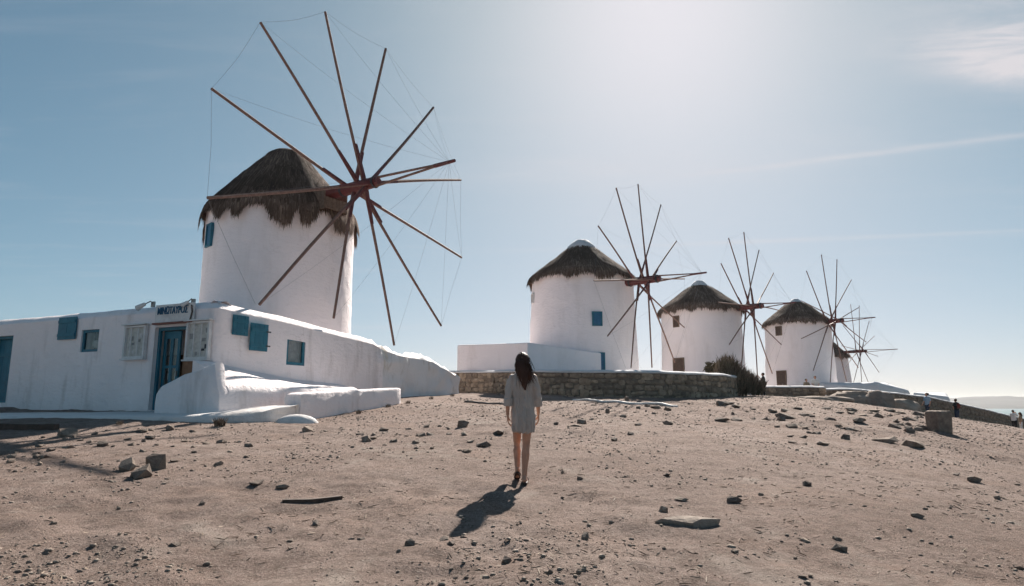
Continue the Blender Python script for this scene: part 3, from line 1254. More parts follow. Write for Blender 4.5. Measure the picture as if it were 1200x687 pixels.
# shop door: blue frame, a glazed leaf on the left, the right half open to a brown interior
q0, q1, z0, z1 = DOOR
frm = frame_parts('door_frame', DOOR, .12, .09, house, MAT['blue'])
qm = q0 + (q1 - q0) * .46
leaf = MB()
lz0, lz1 = z0 + .02, z1 - .1
b = .11
lq0, lq1 = q0 + .10, qm
qmid = (lq0 + lq1) / 2
for a in ((lq0, lq0 + b), (qmid - .055, qmid + .055), (lq1 - b, lq1)):
    fbox(leaf, a[0], a[1], lz0, lz1, -.30, -.25)
for zz0, zz1 in ((lz0, lz0 + .55), (lz0 + 1.18, lz0 + 1.26), (lz1 - .22, lz1)):
    fbox(leaf, lq0 + b, qmid - .055, zz0, zz1, -.297, -.253)
    fbox(leaf, qmid + .055, lq1 - b, zz0, zz1, -.297, -.253)
leaf_o = leaf.build('door_leaf', MAT['blue'], house)
for a in ((lq0 + b, qmid - .055), (qmid + .055, lq1 - b)):
    fbox(MB(), a[0], a[1], lz0 + .55, lz0 + 1.18, -.28, -.27).build('pane', MAT['glass'], leaf_o)
    fbox(MB(), a[0], a[1], lz0 + 1.26, lz1 - .22, -.28, -.27).build('pane', MAT['glass'], leaf_o)
    for k in range(5):
        zz = lz0 + .62 + k * .24
        fbox(MB(), a[0] + .02, a[1] - .02, zz, zz + .13 + .05 * (k % 2), -.36, -.355).build('pasted_notice', MAT['paper'] if k % 3 else MAT['rust_paint'], leaf_o)
fbox(MB(), lq1 - .07, lq1 - .03, lz0 + .95, lz0 + 1.1, -.25, -.20).build('handle', MAT['metal'], leaf_o)
fbox(MB(), qm + .01, q1 - .02, z0 + .02, z1 - .1, -.40, -.36).build('inner_door', MAT['inside'], house)
ins = MB()
fbox(ins, q0 - .6, min(q1 + .9, -.72), z0 - .05, z1 + .5, -1.65, -1.60)
fbox(ins, min(q1 + .8, -.80), min(q1 + .9, -.74), z0 - .05, z1 + .5, -1.6, -.7)
fbox(ins, q0 - .6, q0 - .5, z0 - .05, z1 + .5, -1.6, -.7)
ins.build('shop_interior', MAT['inside'], house)
for k in range(4):
    fbox(MB(), qm + .05, min(q1 + .3, -.82), z0 + .6 + k * .36, z0 + .63 + k * .36, -1.59, -1.3).build('shop_shelf', MAT['wood'], house)
# left door, planked, mostly beyond the picture edge
q0, q1, z0, z1 = LDOOR
frame_parts('door_frame', LDOOR, .10, .09, house, MAT['blue'])
planked_leaf('plank_door', q0 + .085, q1 - .085, z0, z1 - .08, -.26, house, 7, MAT['blue'], (z0 + .4, z0 + 1.6))
# small front window with a pale thing on its sill
frame_parts('window_frame', WIN, .05, .085, house, MAT['blue'], MAT['glass'])
q0, q1, z0, z1 = WIN
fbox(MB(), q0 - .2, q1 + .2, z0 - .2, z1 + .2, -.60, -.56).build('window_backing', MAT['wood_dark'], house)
m = MB()
m.ball(fpos((q0 + q1) / 2 + .02, z0 + .25, -.22), .13, .07, .13)
m.build('bread_loaf_ornament', MAT['curtain'], house, True)
# side window with curtain
frame_parts('window_frame', RWIN, .03, .095, house, MAT['blue'], MAT['glass'])
q0, q1, z0, z1 = RWIN
cu = MB()
nn = 18
top = [fpos(q0 + .02 + (q1 - q0 - .04) * i / nn, z1, -.21 + .018 * math.sin(i * 1.9)) for i in range(nn + 1)]
bot = [fpos(q0 + .02 + (q1 - q0 - .04) * i / nn, z0, -.21 + .024 * math.sin(i * 1.9 + .4)) for i in range(nn + 1)]
cu.add(top + bot, [(i, i + 1, nn + 2 + i, nn + 1 + i) for i in range(nn)])
cu.build('curtain', MAT['curtain'], house, True, fix=False)
# wall shutters
sa, za = front_pt(72, 373)
sb, zb2 = front_pt(90, 397.5)
planked_leaf('shutter', -sa, -sb, zb2, za, .035, house, 4, MAT['blue'], (zb2 + .14, za - .14))
qa, za = side_pt(272, 367)
qb, zb2 = side_pt(290, 394.5)
planked_leaf('shutter', qa, qb - .05, zb2, za - .04, .035, house, 4, MAT['blue'], (zb2 + .14, za - .2))
qa, za = side_pt(289.5, 376.5)
qb, zb2 = side_pt(309.5, 412.5)
sh2 = planked_leaf('shutter', qa + .05, qb, zb2, za - .04, .085, house, 4, MAT['blue'], (zb2 + .16, za - .22))
for zz in (zb2 + .16, za - .26):
    fbox(MB(), qb - .10, qb + .07, zz - .02, zz + .02, .15, .165).build('hinge', MAT['cable'], sh2)

# the sign over the door
sL, szt = front_pt(186, 358.5)
sR, _ = front_pt(231, 354)
_, szb = front_pt(188, 379)
sign = thing('shop_sign', 'white painted shop sign with blue Greek capitals above the blue shop door', 'sign', fpos(-(sL + sR) / 2, szb, .05))
fbox(MB(), -sL, -sR, szb, szt, .045, .085).build('board', MAT['white_paint'], sign)
fbox(MB(), -sL - .02, -sR + .02, szb - .055, szb - .006, .05, .16).build('red_ledge', MAT['rust_paint'], sign)
fbox(MB(), -sL + .02, -sR - .02, szb + (szt - szb) * .36, szb + (szt - szb) * .36 + .022, .09, .10).build('batten', MAT['white_paint'], sign)


def text_mesh(body, name):
    cu_ = bpy.data.curves.new(name, 'FONT')
    cu_.body = body
    cu_.extrude = .012
    cu_.offset = .002
    cu_.align_x = 'CENTER'
    cu_.size = 1.0
    o = bpy.data.objects.new(name + '_tmp', cu_)
    COL.objects.link(o)
    dg = bpy.context.evaluated_depsgraph_get()
    me = bpy.data.meshes.new_from_object(o.evaluated_get(dg))
    bpy.data.objects.remove(o)
    me.name = name
    return me


tm = text_mesh('MIN\u03a9TAYPO\u03a3', 'lettering')
vs = np.array([v.co[:] for v in tm.vertices])
lo, hi = vs.min(0), vs.max(0)
wid = (sL - sR) * .78
hgt = (szt - szb) * .44
vs = (vs - (lo + hi) / 2) * np.array([wid / (hi[0] - lo[0]), hgt / (hi[1] - lo[1]), 1.0])
cen = fpos(-(sL * .54 + sR * .46), szb + (szt - szb) * .67, .098) - Vector(sign.location)
out = [cen + (-DL) * x + Vector((0, 0, y)) + NL * z for x, y, z in vs]
for v_, p_ in zip(tm.vertices, out):
    v_.co = p_
link('lettering', tm, MAT['letter'], sign)

# lamp and camera on the parapet


def flood_lamp(name, px, py, reach, label, cat, k=1.0):
    s_, z_ = front_pt(px, py)
    root = thing(name, label, cat, fpos(-s_, z_, .02))
    P = fpos(-s_, z_, .05)
    MB().box(fpos(-s_ - .06, z_ - .08, .01), -DL * .12, NL * .06, Vector((0, 0, .16))).build('wall_plate', MAT['metal'], root)
    e = P + NL * reach + DL * reach * 1.1 - Vector((0, 0, .02))
    MB().tube([P, P + NL * reach * .5 + Vector((0, 0, .08)), e], .02, 6).build('arm', MAT['metal'], root)
    d = (NL * .45 + DL * .75 - Vector((0, 0, .55))).normalized()
    MB().bar(e - d * .06 * k, e + d * .30 * k, .13 * k, .24 * k, n=10).build('lamp_hood', MAT['white_paint'], root)
    MB().bar(e + d * .301 * k, e + d * .315 * k, .21 * k, n=10).build('lamp_glass', MAT['cable'], root)
    return root


flood_lamp('flood_lamp', 181, 357, .16, 'pale flood lamp on an arm left of the shop sign', 'lamp', .72)
flood_lamp('spot_lamp', 228, 354, .10, 'small dark spot lamp at the right end of the shop sign', 'lamp', .55)
MB().tube([fpos(-front_pt(228, 358)[0], front_pt(228, 358)[1], .10), fpos(-front_pt(229, 366)[0], front_pt(229, 366)[1], .11), fpos(-front_pt(226, 377)[0], front_pt(226, 377)[1], .11)], .02, 6).build('cable_conduit', MAT['wood_dark'], sign)


# the two display cases


def display_case(pxl, pxr, pyt, pyb, label, proud):
    sl, zt_ = front_pt(pxl, pyt)
    sr, _ = front_pt(pxr, pyt)
    _, zb_ = front_pt((pxl + pxr) / 2, pyb)
    root = thing('display_case', label, 'display case', fpos(-(sl + sr) / 2, zb_, .03), 'display cases beside the shop door')
    q0_, q1_ = -sl, -sr
    fbox(MB(), q0_, q1_, zb_, zt_, .035, .055).build('back_panel', MAT['paper'], root)
    f = MB()
    bb = .055
    for a in ((q0_ - .01, q0_ + bb, zb_, zt_), (q1_ - bb, q1_ + .01, zb_, zt_), (q0_ + bb, q1_ - bb, zb_, zb_ + bb), (q0_ + bb, q1_ - bb, zt_ - bb, zt_)):
        fbox(f, a[0], a[1], a[2], a[3], .03, proud)
    fr_ = f.build('frame', MAT['white_paint'], root)
    for k in (1, 2):
        qq = q0_ + (q1_ - q0_) * k / 3
        fbox(MB(), qq - .012, qq + .012, zb_ + bb, zt_ - bb, proud - .03, proud - .008).build('bar', MAT['white_paint'], fr_)
    fbox(MB(), q0_ - .06, q1_ + .06, zt_ + .012, zt_ + .05, .03, proud + .07).build('hood', MAT['white_paint'], root)
    fbox(MB(), q0_ - .05, q1_ + .05, zb_ - .05, zb_ - .008, .03, proud + .05).build('sill', MAT['white_paint'], root)
    rg = random.Random(int(pxl))
    for k in range(9):
        w = .05 + .10 * rg.random()
        h = .05 + .12 * rg.random()
        qq = q0_ + bb + (q1_ - q0_ - 2 * bb - w) * rg.random()
        zz = zb_ + bb + (zt_ - zb_ - 2 * bb - h) * (k + rg.random()) / 9.5
        fbox(MB(), qq, qq + w, zz, zz + h, .058 + .002 * k, .060 + .002 * k).build('postcard', MAT[rg.choice(['ink', 'paper', 'curtain', 'white_paint', 'metal'])], root)


display_case(151, 175, 383, 420, 'white framed display case on the wall left of the shop door', .13)
display_case(223.5, 250, 378, 421, 'white framed display case on the wall right of the shop door', .13)

# ------------------------------------------------------------------ parapet, buttress, bench, pavement


def build_buttress():
    """sloping plaster mass along the side of the house with a parapet running left in front of the door"""
    def prof(q):
        k = float(np.interp(q, [-.9, 0, 1.2, 3.2, 5.0, 5.6], [0, 0, .28, .58, .72, .76]))
        zi = 2.62 - .62 * k
        return [(-.05, zi), (.22, zi - .10), (.5, zi - .26 + .08 * k), (.86, 2.07 - .05 * k), (1.08, 2.03 - .05 * k), (1.24, 1.93 - .05 * k), (1.31, 1.80 - .06 * k), (1.34, 1.45), (1.36, .7), (-.05, .7)]
    rings = []
    for q in np.concatenate([np.arange(-.66, 4.9, .22), [5.0, 5.25, 5.42]]):
        pf = prof(q)
        wig = .03
        ring = []
        shrink = 1.0 - max(0, (q - 4.6)) * .5
        for i, (o, z) in enumerate(pf):
            nz = wig * float(vnoise(q * 1.9 + i * .6, i * .8)) if 1 <= i <= 6 else 0
            nz2 = wig * .9 * float(vnoise(q * 4.3 + i * .9 + 20, i * 1.1)) if 2 <= i <= 5 else 0
            oo = o if o < 0 else o * shrink
            ring.append(CORNER + DR * q + NR * (oo + nz) + Vector((0, 0, z + nz + nz2)))
        rings.append(ring)
    mb = MB()
    mb.loft(rings)
    root = thing('plaster_buttress', 'white plaster buttress and bench along the foot of the house beside the door', 'buttress', (rings[0][0].x, rings[0][0].y, 1.3))
    mb.build('buttress_bench', MAT['plaster_house'], root, True)
    # parapet: same top line, .3 m thick, runs to the left past the corner
    P0 = CORNER + NL * .95

    def hit(px, py):
        P = on_plane(px, py, P0, NL)
        return (P - P0).dot(DL), P.z
    pts = []
    for px, py in ((183.5, 459), (188, 452), (200, 446), (214, 438.5), (230, 434), (243, 428), (252, 424.5)):
        s_, z_ = hit(px, py)
        pts.append((s_, z_))
    s_last = pts[-1][0]
    pf = prof(-.9)
    for o, z in pf[:8]:
        if -o < s_last - .12:
            pts.append((-o - .012, min(z + .01, pts[-1][1] - .005)))
    r0, mid = [], []
    n = len(pts)
    rows = []
    for (s_, z_) in pts:
        base = P0 + DL * s_
        rows.append([base + Vector((0, 0, .6)), base + NL * .02 + Vector((0, 0, 1.5)), base + Vector((0, 0, z_ - .07)), base - NL * .06 + Vector((0, 0, z_ - .008)),
                     base - NL * .22 + Vector((0, 0, z_)), base - NL * .29 + Vector((0, 0, z_ - .06)), base - NL * .30 + Vector((0, 0, .6))])
    m = MB()
    m.loft(rows)
    m.build('parapet', MAT['plaster_house'], root, True)
    return root


build_buttress()


def rounded_bench(name, A, B, w, h0, h1, label, mat):
    """low masonry bench with rounded arrises from A to B (front bottom edge), w deep"""
    A, B = Vector(A), Vector(B)
    d = (B - A)
    Ln = d.length
    d.normalize()
    dh = Vector((d.x, d.y, 0)).normalized()
    nrm = Vector((dh.y, -dh.x, 0))             # to the right of travel = outward
    root_loc = (A + B) / 2
    rings = []
    n = 26
    for i in range(n + 1):
        f = i / n
        e = 1.0
        if i == 0 or i == n:
            e = .82
        P = A.lerp(B, f)
        h = h0 + (h1 - h0) * f
        ring = []
        for o, z in ((0, -.5), (0, h * .3), (.0, h - .06), (-.02, h - .018), (-.06, h), (-w + .1, h), (-w + .03, h - .04), (-w, h - .1), (-w, -.5)):
            wob = .022 * float(vnoise(f * 7, 2.5)) + .008 * float(vnoise(f * 27, z * 5 + o * 4))
            oo = -w / 2 + (o + w / 2) * e
            ring.append(P + nrm * (oo + wob) + Vector((0, 0, (z if z < 0 else z * (1 - (1 - e) * .25)) + wob)))
        rings.append(ring)
    m = MB()
    m.loft(rings)
    o = m.build(name, mat, None, True)
    return tag(o, label, 'bench')


BA = at(354, 489, 17.6)
BB = at(471, 474, 23.0)
BA.z = gz(BA.x, BA.y) - .02
BB.z = gz(BB.x, BB.y) - .02
rounded_bench('masonry_bench', BA, BB, .62, at(354, 460.5, 17.6).z - BA.z, at(471, 454.5, 23.0).z - BB.z, 'long white masonry bench standing free at the pavement end', MAT['plaster_house'])


def build_pavement():
    cols = []
    # (front x, front y, top z there, back x, back y, back z)
    for i in range(40):
        f = i / 39
        px = -330 + (352 + 330) * f
        P = at(px, 489.0 - 1.5 * f, 15.4 + .55 * f + 1.7 * (max(0.0, f - .9) / .1) ** 1.4)
        s_ = (CORNER - P).dot(DL)
        # back edge: into the wall or under the buttress
        if px < 246:
            # straight back from the front edge along DR until the wall
            Bk = P + DR * ((CORNER - P).dot(DR) + .10)
            zb_ = float(np.interp(px, [-400, 0, 181, 246], [1.20, 1.27, 1.24, 1.40]))
        else:
            Bk = P + DR * ((CORNER - P).dot(DR) + .3)
            zb_ = 1.46
        cols.append((P, Vector((Bk.x, Bk.y, zb_))))
    m = MB()
    rings = []
    for i, (P, B) in enumerate(cols):
        z = P.z
        ring = [Vector((P.x, P.y, z - .6)), Vector((P.x + .0, P.y - .02, z - .12)), Vector((P.x, P.y, z - .035)), Vector((P.x, P.y + .04, z))]
        for k in (.1, .22, .36, .5, .75, 1.0):
            q = P.lerp(B, k)
            ring.append(Vector((q.x, q.y, z + (B.z - z) * k ** .55 + .02 * float(vnoise(q.x * 1.3, q.y * 1.3)))))
        ring.append(Vector((B.x, B.y, z - .6)))
        w = .03 * float(vnoise(P.x * 1.1, 5.5))
        ring = [r + Vector((0, w, w * .4)) for r in ring]
        rings.append(ring)
    m.loft(rings)
    o = m.build('pavement', MAT['pavement'], None, True)
    tag(o, 'pale raised pavement with a kerb along the front of the white house', 'pavement', kind='structure')
    # ramp mound at the right end
    c = at(344, 492, 16.2)
    mm = MB()
    mm.ball((c.x, c.y + .25, gz(c.x, c.y) - .06), .55, .34, .27, 18, 10)
    o = mm.build('concrete_mound', MAT['pavement'], None, True)
    tag(o, 'small rounded concrete mound where the pavement meets the free bench', 'mound')


build_pavement()

# ------------------------------------------------------------------ stones


def hull_rock(seed, n=16, flat=(1, 1, 1), rough=.25):
    rg = random.Random(seed)
    bm = bmesh.new()
    for k in range(n):
        z = 1 - 2 * (k + .5) / n
        th = k * 2.39996 + rg.random() * .8
        r_ = math.sqrt(max(0, 1 - z * z))
        s_ = 1 - rough * rg.random()
        bm.verts.new((r_ * math.cos(th) * s_ * flat[0], r_ * math.sin(th) * s_ * flat[1], z * s_ * flat[2]))
    res = bmesh.ops.convex_hull(bm, input=bm.verts)
    dead = [v for v in bm.verts if not v.link_faces]
    bmesh.ops.delete(bm, geom=dead, context='VERTS')
    bmesh.ops.recalc_face_normals(bm, faces=bm.faces)
    me = bpy.data.meshes.new('rock')
    bm.to_mesh(me)
    bm.free()
    return me


def block_stone(seed):
    """a roughly squared building stone in a unit box (26 points)"""
    rg = random.Random(seed)
    bm = bmesh.new()
    bmesh.ops.create_cube(bm, size=1.0)
    bmesh.ops.subdivide_edges(bm, edges=bm.edges[:], cuts=1, use_grid_fill=True)
    for v in bm.verts:
        c = v.co
        k = sum(abs(x) > .4 for x in c)
        f = {3: .72, 2: .92, 1: 1.06, 0: 1}[k]
        v.co = Vector((c.x * (f + rg.uniform(-.14, .10)), c.y * (f + rg.uniform(-.10, .10)), c.z * (f + rg.uniform(-.14, .10))))
    me = bpy.data.meshes.new('stone')
    bm.to_mesh(me)
    bm.free()
    me.polygons.foreach_set('use_smooth', [False] * len(me.polygons))
    return me


def resample(pts, step):
    """points (x, y, zbase, ztop) at even plan distance, with tangent"""
    P = np.array(pts, float)
    d = np.concatenate([[0], np.cumsum(np.hypot(np.diff(P[:, 0]), np.diff(P[:, 1])))])
    n = max(2, int(d[-1] / step))
    s = np.linspace(0, d[-1], n + 1)
    out = np.stack([np.interp(s, d, P[:, k]) for k in range(4)], 1)
    # soften corners
    for _ in range(2):
        out[1:-1] = (out[:-2] + 2 * out[1:-1] + out[2:]) / 4
    return s, out


STONES = [block_stone(900 + k) for k in range(12)]
for me_ in STONES:
    me_.materials.append(MAT['wall_stone'])


def stone_wall(label, pts, thick, capw, course, single, avg, group=None, cap_h=.11):
    """masonry wall along a path; front is to the right of travel... stones set proud of a mortar core, plaster capping"""
    s, Q = resample(pts, .25)
    n = len(Q)
    tan = np.gradient(Q[:, :2], axis=0)
    tan /= np.linalg.norm(tan, axis=1)[:, None]
    nor = np.stack([tan[:, 1], -tan[:, 0]], 1)         # right of travel: towards the viewer when walking left to right
    mid = n // 2
    root = thing('stone_wall', label, 'wall', (Q[mid, 0], Q[mid, 1], Q[mid, 2]), group)
    off = Vector(root.location)
    core = MB()
    rings = []
    for i in range(n):
        x, y, zb_, zt_ = Q[i]
        nx, ny = nor[i]
        rings.append([Vector((x, y, zb_ - .3)), Vector((x, y, zt_ - cap_h)), Vector((x - nx * thick, y - ny * thick, zt_ - cap_h)), Vector((x - nx * thick, y - ny * thick, zb_ - .3))])
    core.loft(rings)
    core.build('core', MAT['mortar'], root)
    c = MB()
    rings = []
    for i in range(n):
        x, y, zb_, zt_ = Q[i]
        nx, ny = nor[i]
        w = .025 * float(vnoise(s[i] * 1.3 + 9, 2.2)) + .02 * float(vnoise(s[i] * 3.7, 8.2))
        e = .6 if i in (0, n - 1) else 1.0
        ring = []
        for o, z in ((capw, -cap_h + .004), (capw + .015, -cap_h * .45), (capw - .03, -.02), (capw - .12, .01), (-thick * .5, .03), (-thick - capw + .1, .0), (-thick - capw, -cap_h + .004)):
            oo = -thick / 2 + (o + thick / 2) * (1 if e == 1 else .9)
            ring.append(Vector((x + nx * (oo + w), y + ny * (oo + w), zt_ + z * (1 if z < -.06 else e) + w)))
        rings.append(ring)
    c.loft(rings)
    c.build('capping', MAT['plaster_cap'], root, True)
    # stones
    rg = random.Random(len(label))
    places = []
    hmax = float((Q[:, 3] - Q[:, 2]).max()) + .25
    rows = int(hmax / course) + 1
    for r_ in range(rows):
        x_ = -rg.random() * avg
        while x_ < s[-1]:
            w = avg * rg.uniform(.55, 1.5)
            sm = x_ + w / 2
            if 0 < sm < s[-1]:
                i = min(n - 1, int(round(sm / s[-1] * (n - 1))))
                zb_ = np.interp(sm, s, Q[:, 2])
                zt_ = np.interp(sm, s, Q[:, 3]) - cap_h
                h = course * rg.choice((.62, .8, .95, 1.08, 1.25))
                zc = min(zt_ - h * .5, zt_ - (r_ + .5) * course + rg.uniform(-.05, .05))
                if zc > zb_ - .12:
                    px_, py_ = np.interp(sm, s, Q[:, 0]), np.interp(sm, s, Q[:, 1])
                    places.append((px_ - nor[i][0] * .02, py_ - nor[i][1] * .02, zc, math.atan2(tan[i][1], tan[i][0]), (w - .015) * (1.15 if h < course * .8 else .98), .11 + .09 * rg.random(), h, rg.randrange(len(STONES)), rg.random() < .5))
            x_ += w
    if single and len(places) <= 300:
        for (x, y, z, rz, w, dpt, h, k, fl) in places:
            o = link('stone', STONES[k], None, root, (x - off.x, y - off.y, z - off.z))
            o.rotation_euler = (0, rg.uniform(-.13, .13), rz + (math.pi if fl else 0))
            o.scale = (w, dpt, h)
    else:
        allV, allF = [], []
        base = 0
        for (x, y, z, rz, w, dpt, h, k, fl) in places:
            me = STONES[k]
            V = np.array([v.co[:] for v in me.vertices]) * [w, dpt, h]
            cs, sn = math.cos(rz), math.sin(rz)
            V = np.stack([V[:, 0] * cs - V[:, 1] * sn + x - off.x, V[:, 0] * sn + V[:, 1] * cs + y - off.y, V[:, 2] + z - off.z], 1)
            F = np.array([p.vertices[:] for p in me.polygons]) + base
            base += len(V)
            allV.append(V)
            allF.append(F)
        o = link('stonework', mesh_np('stonework', np.concatenate(allV), np.concatenate(allF)), MAT['wall_stone'], root)
        tag(o, kind='stuff')
    return root, len(places)


# retaining wall below the second mill
def wpt(px, pyt, pyb, Y):
    a, b_ = at(px, pyt, Y), at(px, pyb, Y)
    return (a.x, a.y, b_.z, a.z)


W1 = [wpt(508, 435, 459, 35.5), wpt(560, 434.5, 461, 33.0), wpt(612, 433.5, 463, 30.3), wpt(640, 433.5, 464.5, 29.3), wpt(700, 434, 466.5, 28.3), wpt(760, 434.5, 468, 28.0), wpt(815, 436, 468.5, 28.6),
      wpt(848, 438, 468, 29.6), wpt(861, 440, 467.5, 31.0), wpt(864, 441, 466, 33.0)]
root, nst = stone_wall('rough stone retaining wall with a white capping below the mill with the blue window', W1, .45, .05, .235, True, .40)

# low wall on the ridge and the long wall going down to the sea
W2 = [wpt(892, 452.5, 467, 46.5), wpt(940, 452.5, 468, 46.0), wpt(966, 453, 468.5, 45.5)]
stone_wall('short low stone wall with pale capping under the mill with the dark door', W2, .4, .05, .26, True, .42)
W3 = [wpt(968, 455.5, 469, 44.6), wpt(995, 454.8, 472, 44.0), wpt(1040, 459.0, 480, 46.5), wpt(1088, 464.5, 488, 50.0), wpt(1120, 471.5, 494, 53.0), wpt(1155, 479.5, 499, 55.0), wpt(1187, 487.5, 503, 57.0), wpt(1240, 498, 512, 60.0), wpt(1300, 512, 524, 64.0)]
stone_wall('long stone wall with a pale capping running down the slope towards the sea', W3, .45, .06, .30, False, .5)


# ------------------------------------------------------------------ white courtyard by the second mill and the terraces on the ridge
def plaster_block(name, plan, z0, zs_, mat, label, cat, bevel=.08):
    """low plastered volume with rounded top edge; plan = list of (x, y) counter-clockwise, zs_ = top height per corner"""
    m = MB()
    P = [Vector((x, y, 0)) for x, y in plan]
    c = sum(P, Vector()) / len(P)
    n = len(P)
    # subdivide the outline
    ring, tops = [], []
    for i in range(n):
        a, b_ = P[i], P[(i + 1) % n]
        k = max(2, int((b_ - a).length / .5))
        for j in range(k):
            f = j / k
            q = a.lerp(b_, f)
            q += Vector((.03 * float(vnoise(q.x, q.y + 4)), .03 * float(vnoise(q.x + 8, q.y)), 0))
            ring.append(q)
            tops.append(zs_[i] * (1 - f) + zs_[(i + 1) % n] * f + .04 * float(vnoise(q.x * 1.1, q.y * 1.1 + 2)))

    def off(k, dz):
        out = []
        for q, t in zip(ring, tops):
            d = (c - q)
            out.append(q + d.normalized() * k + Vector((0, 0, (z0 if dz is None else t + dz))))
        return out
    m.loft([off(0, None), off(0, -bevel), off(bevel * .3, -bevel * .3), off(bevel, 0), off(.6, .02)])
    o = m.build(name, mat, None, True)
    return tag(o, label, cat)


cA, cB, cC, cD = at(536, 404.5, 36.5), at(618, 401.5, 33.2), at(704, 413.5, 35.3), at(690, 410, 39.5)
plaster_block('courtyard_wall', [(cA.x, cA.y), (cB.x, cB.y), (cC.x, cC.y), (cD.x, cD.y), (cA.x + .5, cA.y + 5)], 1.6, [cA.z, cB.z, cC.z, cD.z - .1, cA.z],
              MAT['plaster'], 'white plastered courtyard building in front of the mill with the blue window', 'outbuilding')
# two drain slots on its right face
tA, tB, tC = at(985, 449, 53.0), at(1050, 448, 55.0), at(1064, 457, 56.0)
plaster_block('white_terrace', [(tA.x, tA.y), (at(1030, 455, 51.8).x, 51.8), (at(1066, 458, 53.5).x, 53.5), (tB.x + 1.2, 58.5), (tA.x + .5, 58.5)], .6, [at(985, 451, 53).z, at(1030, 447.5, 51.8).z, at(1066, 456, 53.5).z, at(1060, 449, 58.5).z, at(985, 449, 58.5).z],
              MAT['plaster_cap'], 'long low white terrace roof behind the stone wall beside the farthest mill', 'terrace', .3)
plaster_block('white_terrace', [(at(1070, 462, 58).x, 58), (at(1113, 466, 58.5).x, 58.5), (at(1110, 460, 62).x, 62), (at(1074, 460, 62).x, 62)], -.5, [at(1070, 460, 58).z, at(1113, 464.5, 58.5).z, at(1110, 461, 62).z, at(1074, 460, 62).z],
              MAT['plaster_cap'], 'small white terrace roof behind the head of the person in the light blue shirt', 'terrace', .3)

def reflector(name, pts, z, label):  # unseen pale slabs, added to bounce sunlight up onto the mill towers
    m = MB()
    m.loft([[Vector((x, y, z - 1.2)) for x, y in pts], [Vector((x, y, z)) for x, y in pts]])
    o = m.build(name, MAT['pavement'])
    tag(o, label, 'reflector', kind='structure')


def ring_pts(cx, cy, r_, n=40):
    return [(cx + r_ * math.cos(2 * math.pi * k / n), cy + r_ * math.sin(2 * math.pi * k / n)) for k in range(n)]


tw_ = [(p[0], p[1] + .32) for p in W1]
reflector('reflector', tw_ + [(12.0, 45.0), (-6.0, 46.0)], 2.62, 'pale terrace paving added unseen behind the retaining wall to bounce light')
reflector('reflector', ring_pts(14.47, 50.66, 5.2), 2.22, 'pale paving added unseen for bounce light round the foot of the mill next to the dry bush')
reflector('reflector', ring_pts(26.56, 61.7, 6.0), 2.10, 'pale paving added unseen for bounce light round the foot of the mill with the dark door')

# ------------------------------------------------------------------ loose stones, boulders, block
ROCKS = [hull_rock(40 + k, 9 + k % 5, (1, .7 + .1 * (k % 4), .5 + .09 * (k % 5)), .55) for k in range(14)]
for me_ in ROCKS:
    me_.materials.append(MAT['rock'])


def put_rock(px, py, w_px, h_px, label, group=None, k=0, name='stone', rz=None):
    P = gpt(px, py)
    sc = P.y / FOC
    w, h = w_px * sc, h_px * sc
    o = link(name, ROCKS[k % len(ROCKS)], None, None, (P.x, P.y + w * .2, gz(P.x, P.y + w * .2) + h * .20))
    el = random.uniform(.75, 1.25)
    o.scale = (w * .68 * el, w * .60 / el, max(h * 1.15, .03))
    o.rotation_euler = (random.uniform(-.15, .15), random.uniform(-.15, .15), random.random() * 6.28 if rz is None else rz)
    tag(o, label, 'stone', group)
    return o


put_rock(161, 563, 31, 22, 'angular brown stone leaning against two others left of the path', 'trio of stones', 1)
put_rock(178, 553, 25, 20, 'rounded dark stone behind the angular one, right of the trio of stones', 'trio of stones', 4)
put_rock(147, 555, 23, 15, 'low flat stone at the left of the trio of stones', 'trio of stones', 2)
put_rock(76, 513, 30, 13, 'pale square stone at the end of a dark shade strip', None, 3)
put_rock(860, 588, 16, 9, 'dark stone just above the flat pale slab', None, 7)
put_rock(585, 512, 20, 9, 'dark stone on the path just left of the walking woman', None, 5)
put_rock(566, 524, 18, 7, 'flat dark stone lying left of the woman\'s bare legs', None, 2)
put_rock(595, 661, 18, 9, 'pale edged stone directly below the shadow of the woman', None, 8)
put_rock(685, 633, 15, 7, 'dark stone right of the shadow of the woman', None, 9)
put_rock(712, 485, 7, 7, 'small rust brown cube of stone on the path near the stone wall', None, 3)
put_rock(298, 568, 26, 7, 'flat brown stone above the dark plank', None, 0)
put_rock(1046, 519, 34, 10, 'low brown mound of rock below the square stone block', 'pair of low mounds', 6, 'rock_mound')
put_rock(1076, 524, 32, 9, 'second low brown mound of rock beside the first', 'pair of low mounds', 2, 'rock_mound')
put_rock(891, 461, 22, 8, 'stone lying at the foot of the dry bush', None, 5)
put_rock(735, 470, 8, 6, 'small stone lying at the foot of the retaining wall', None, 4)

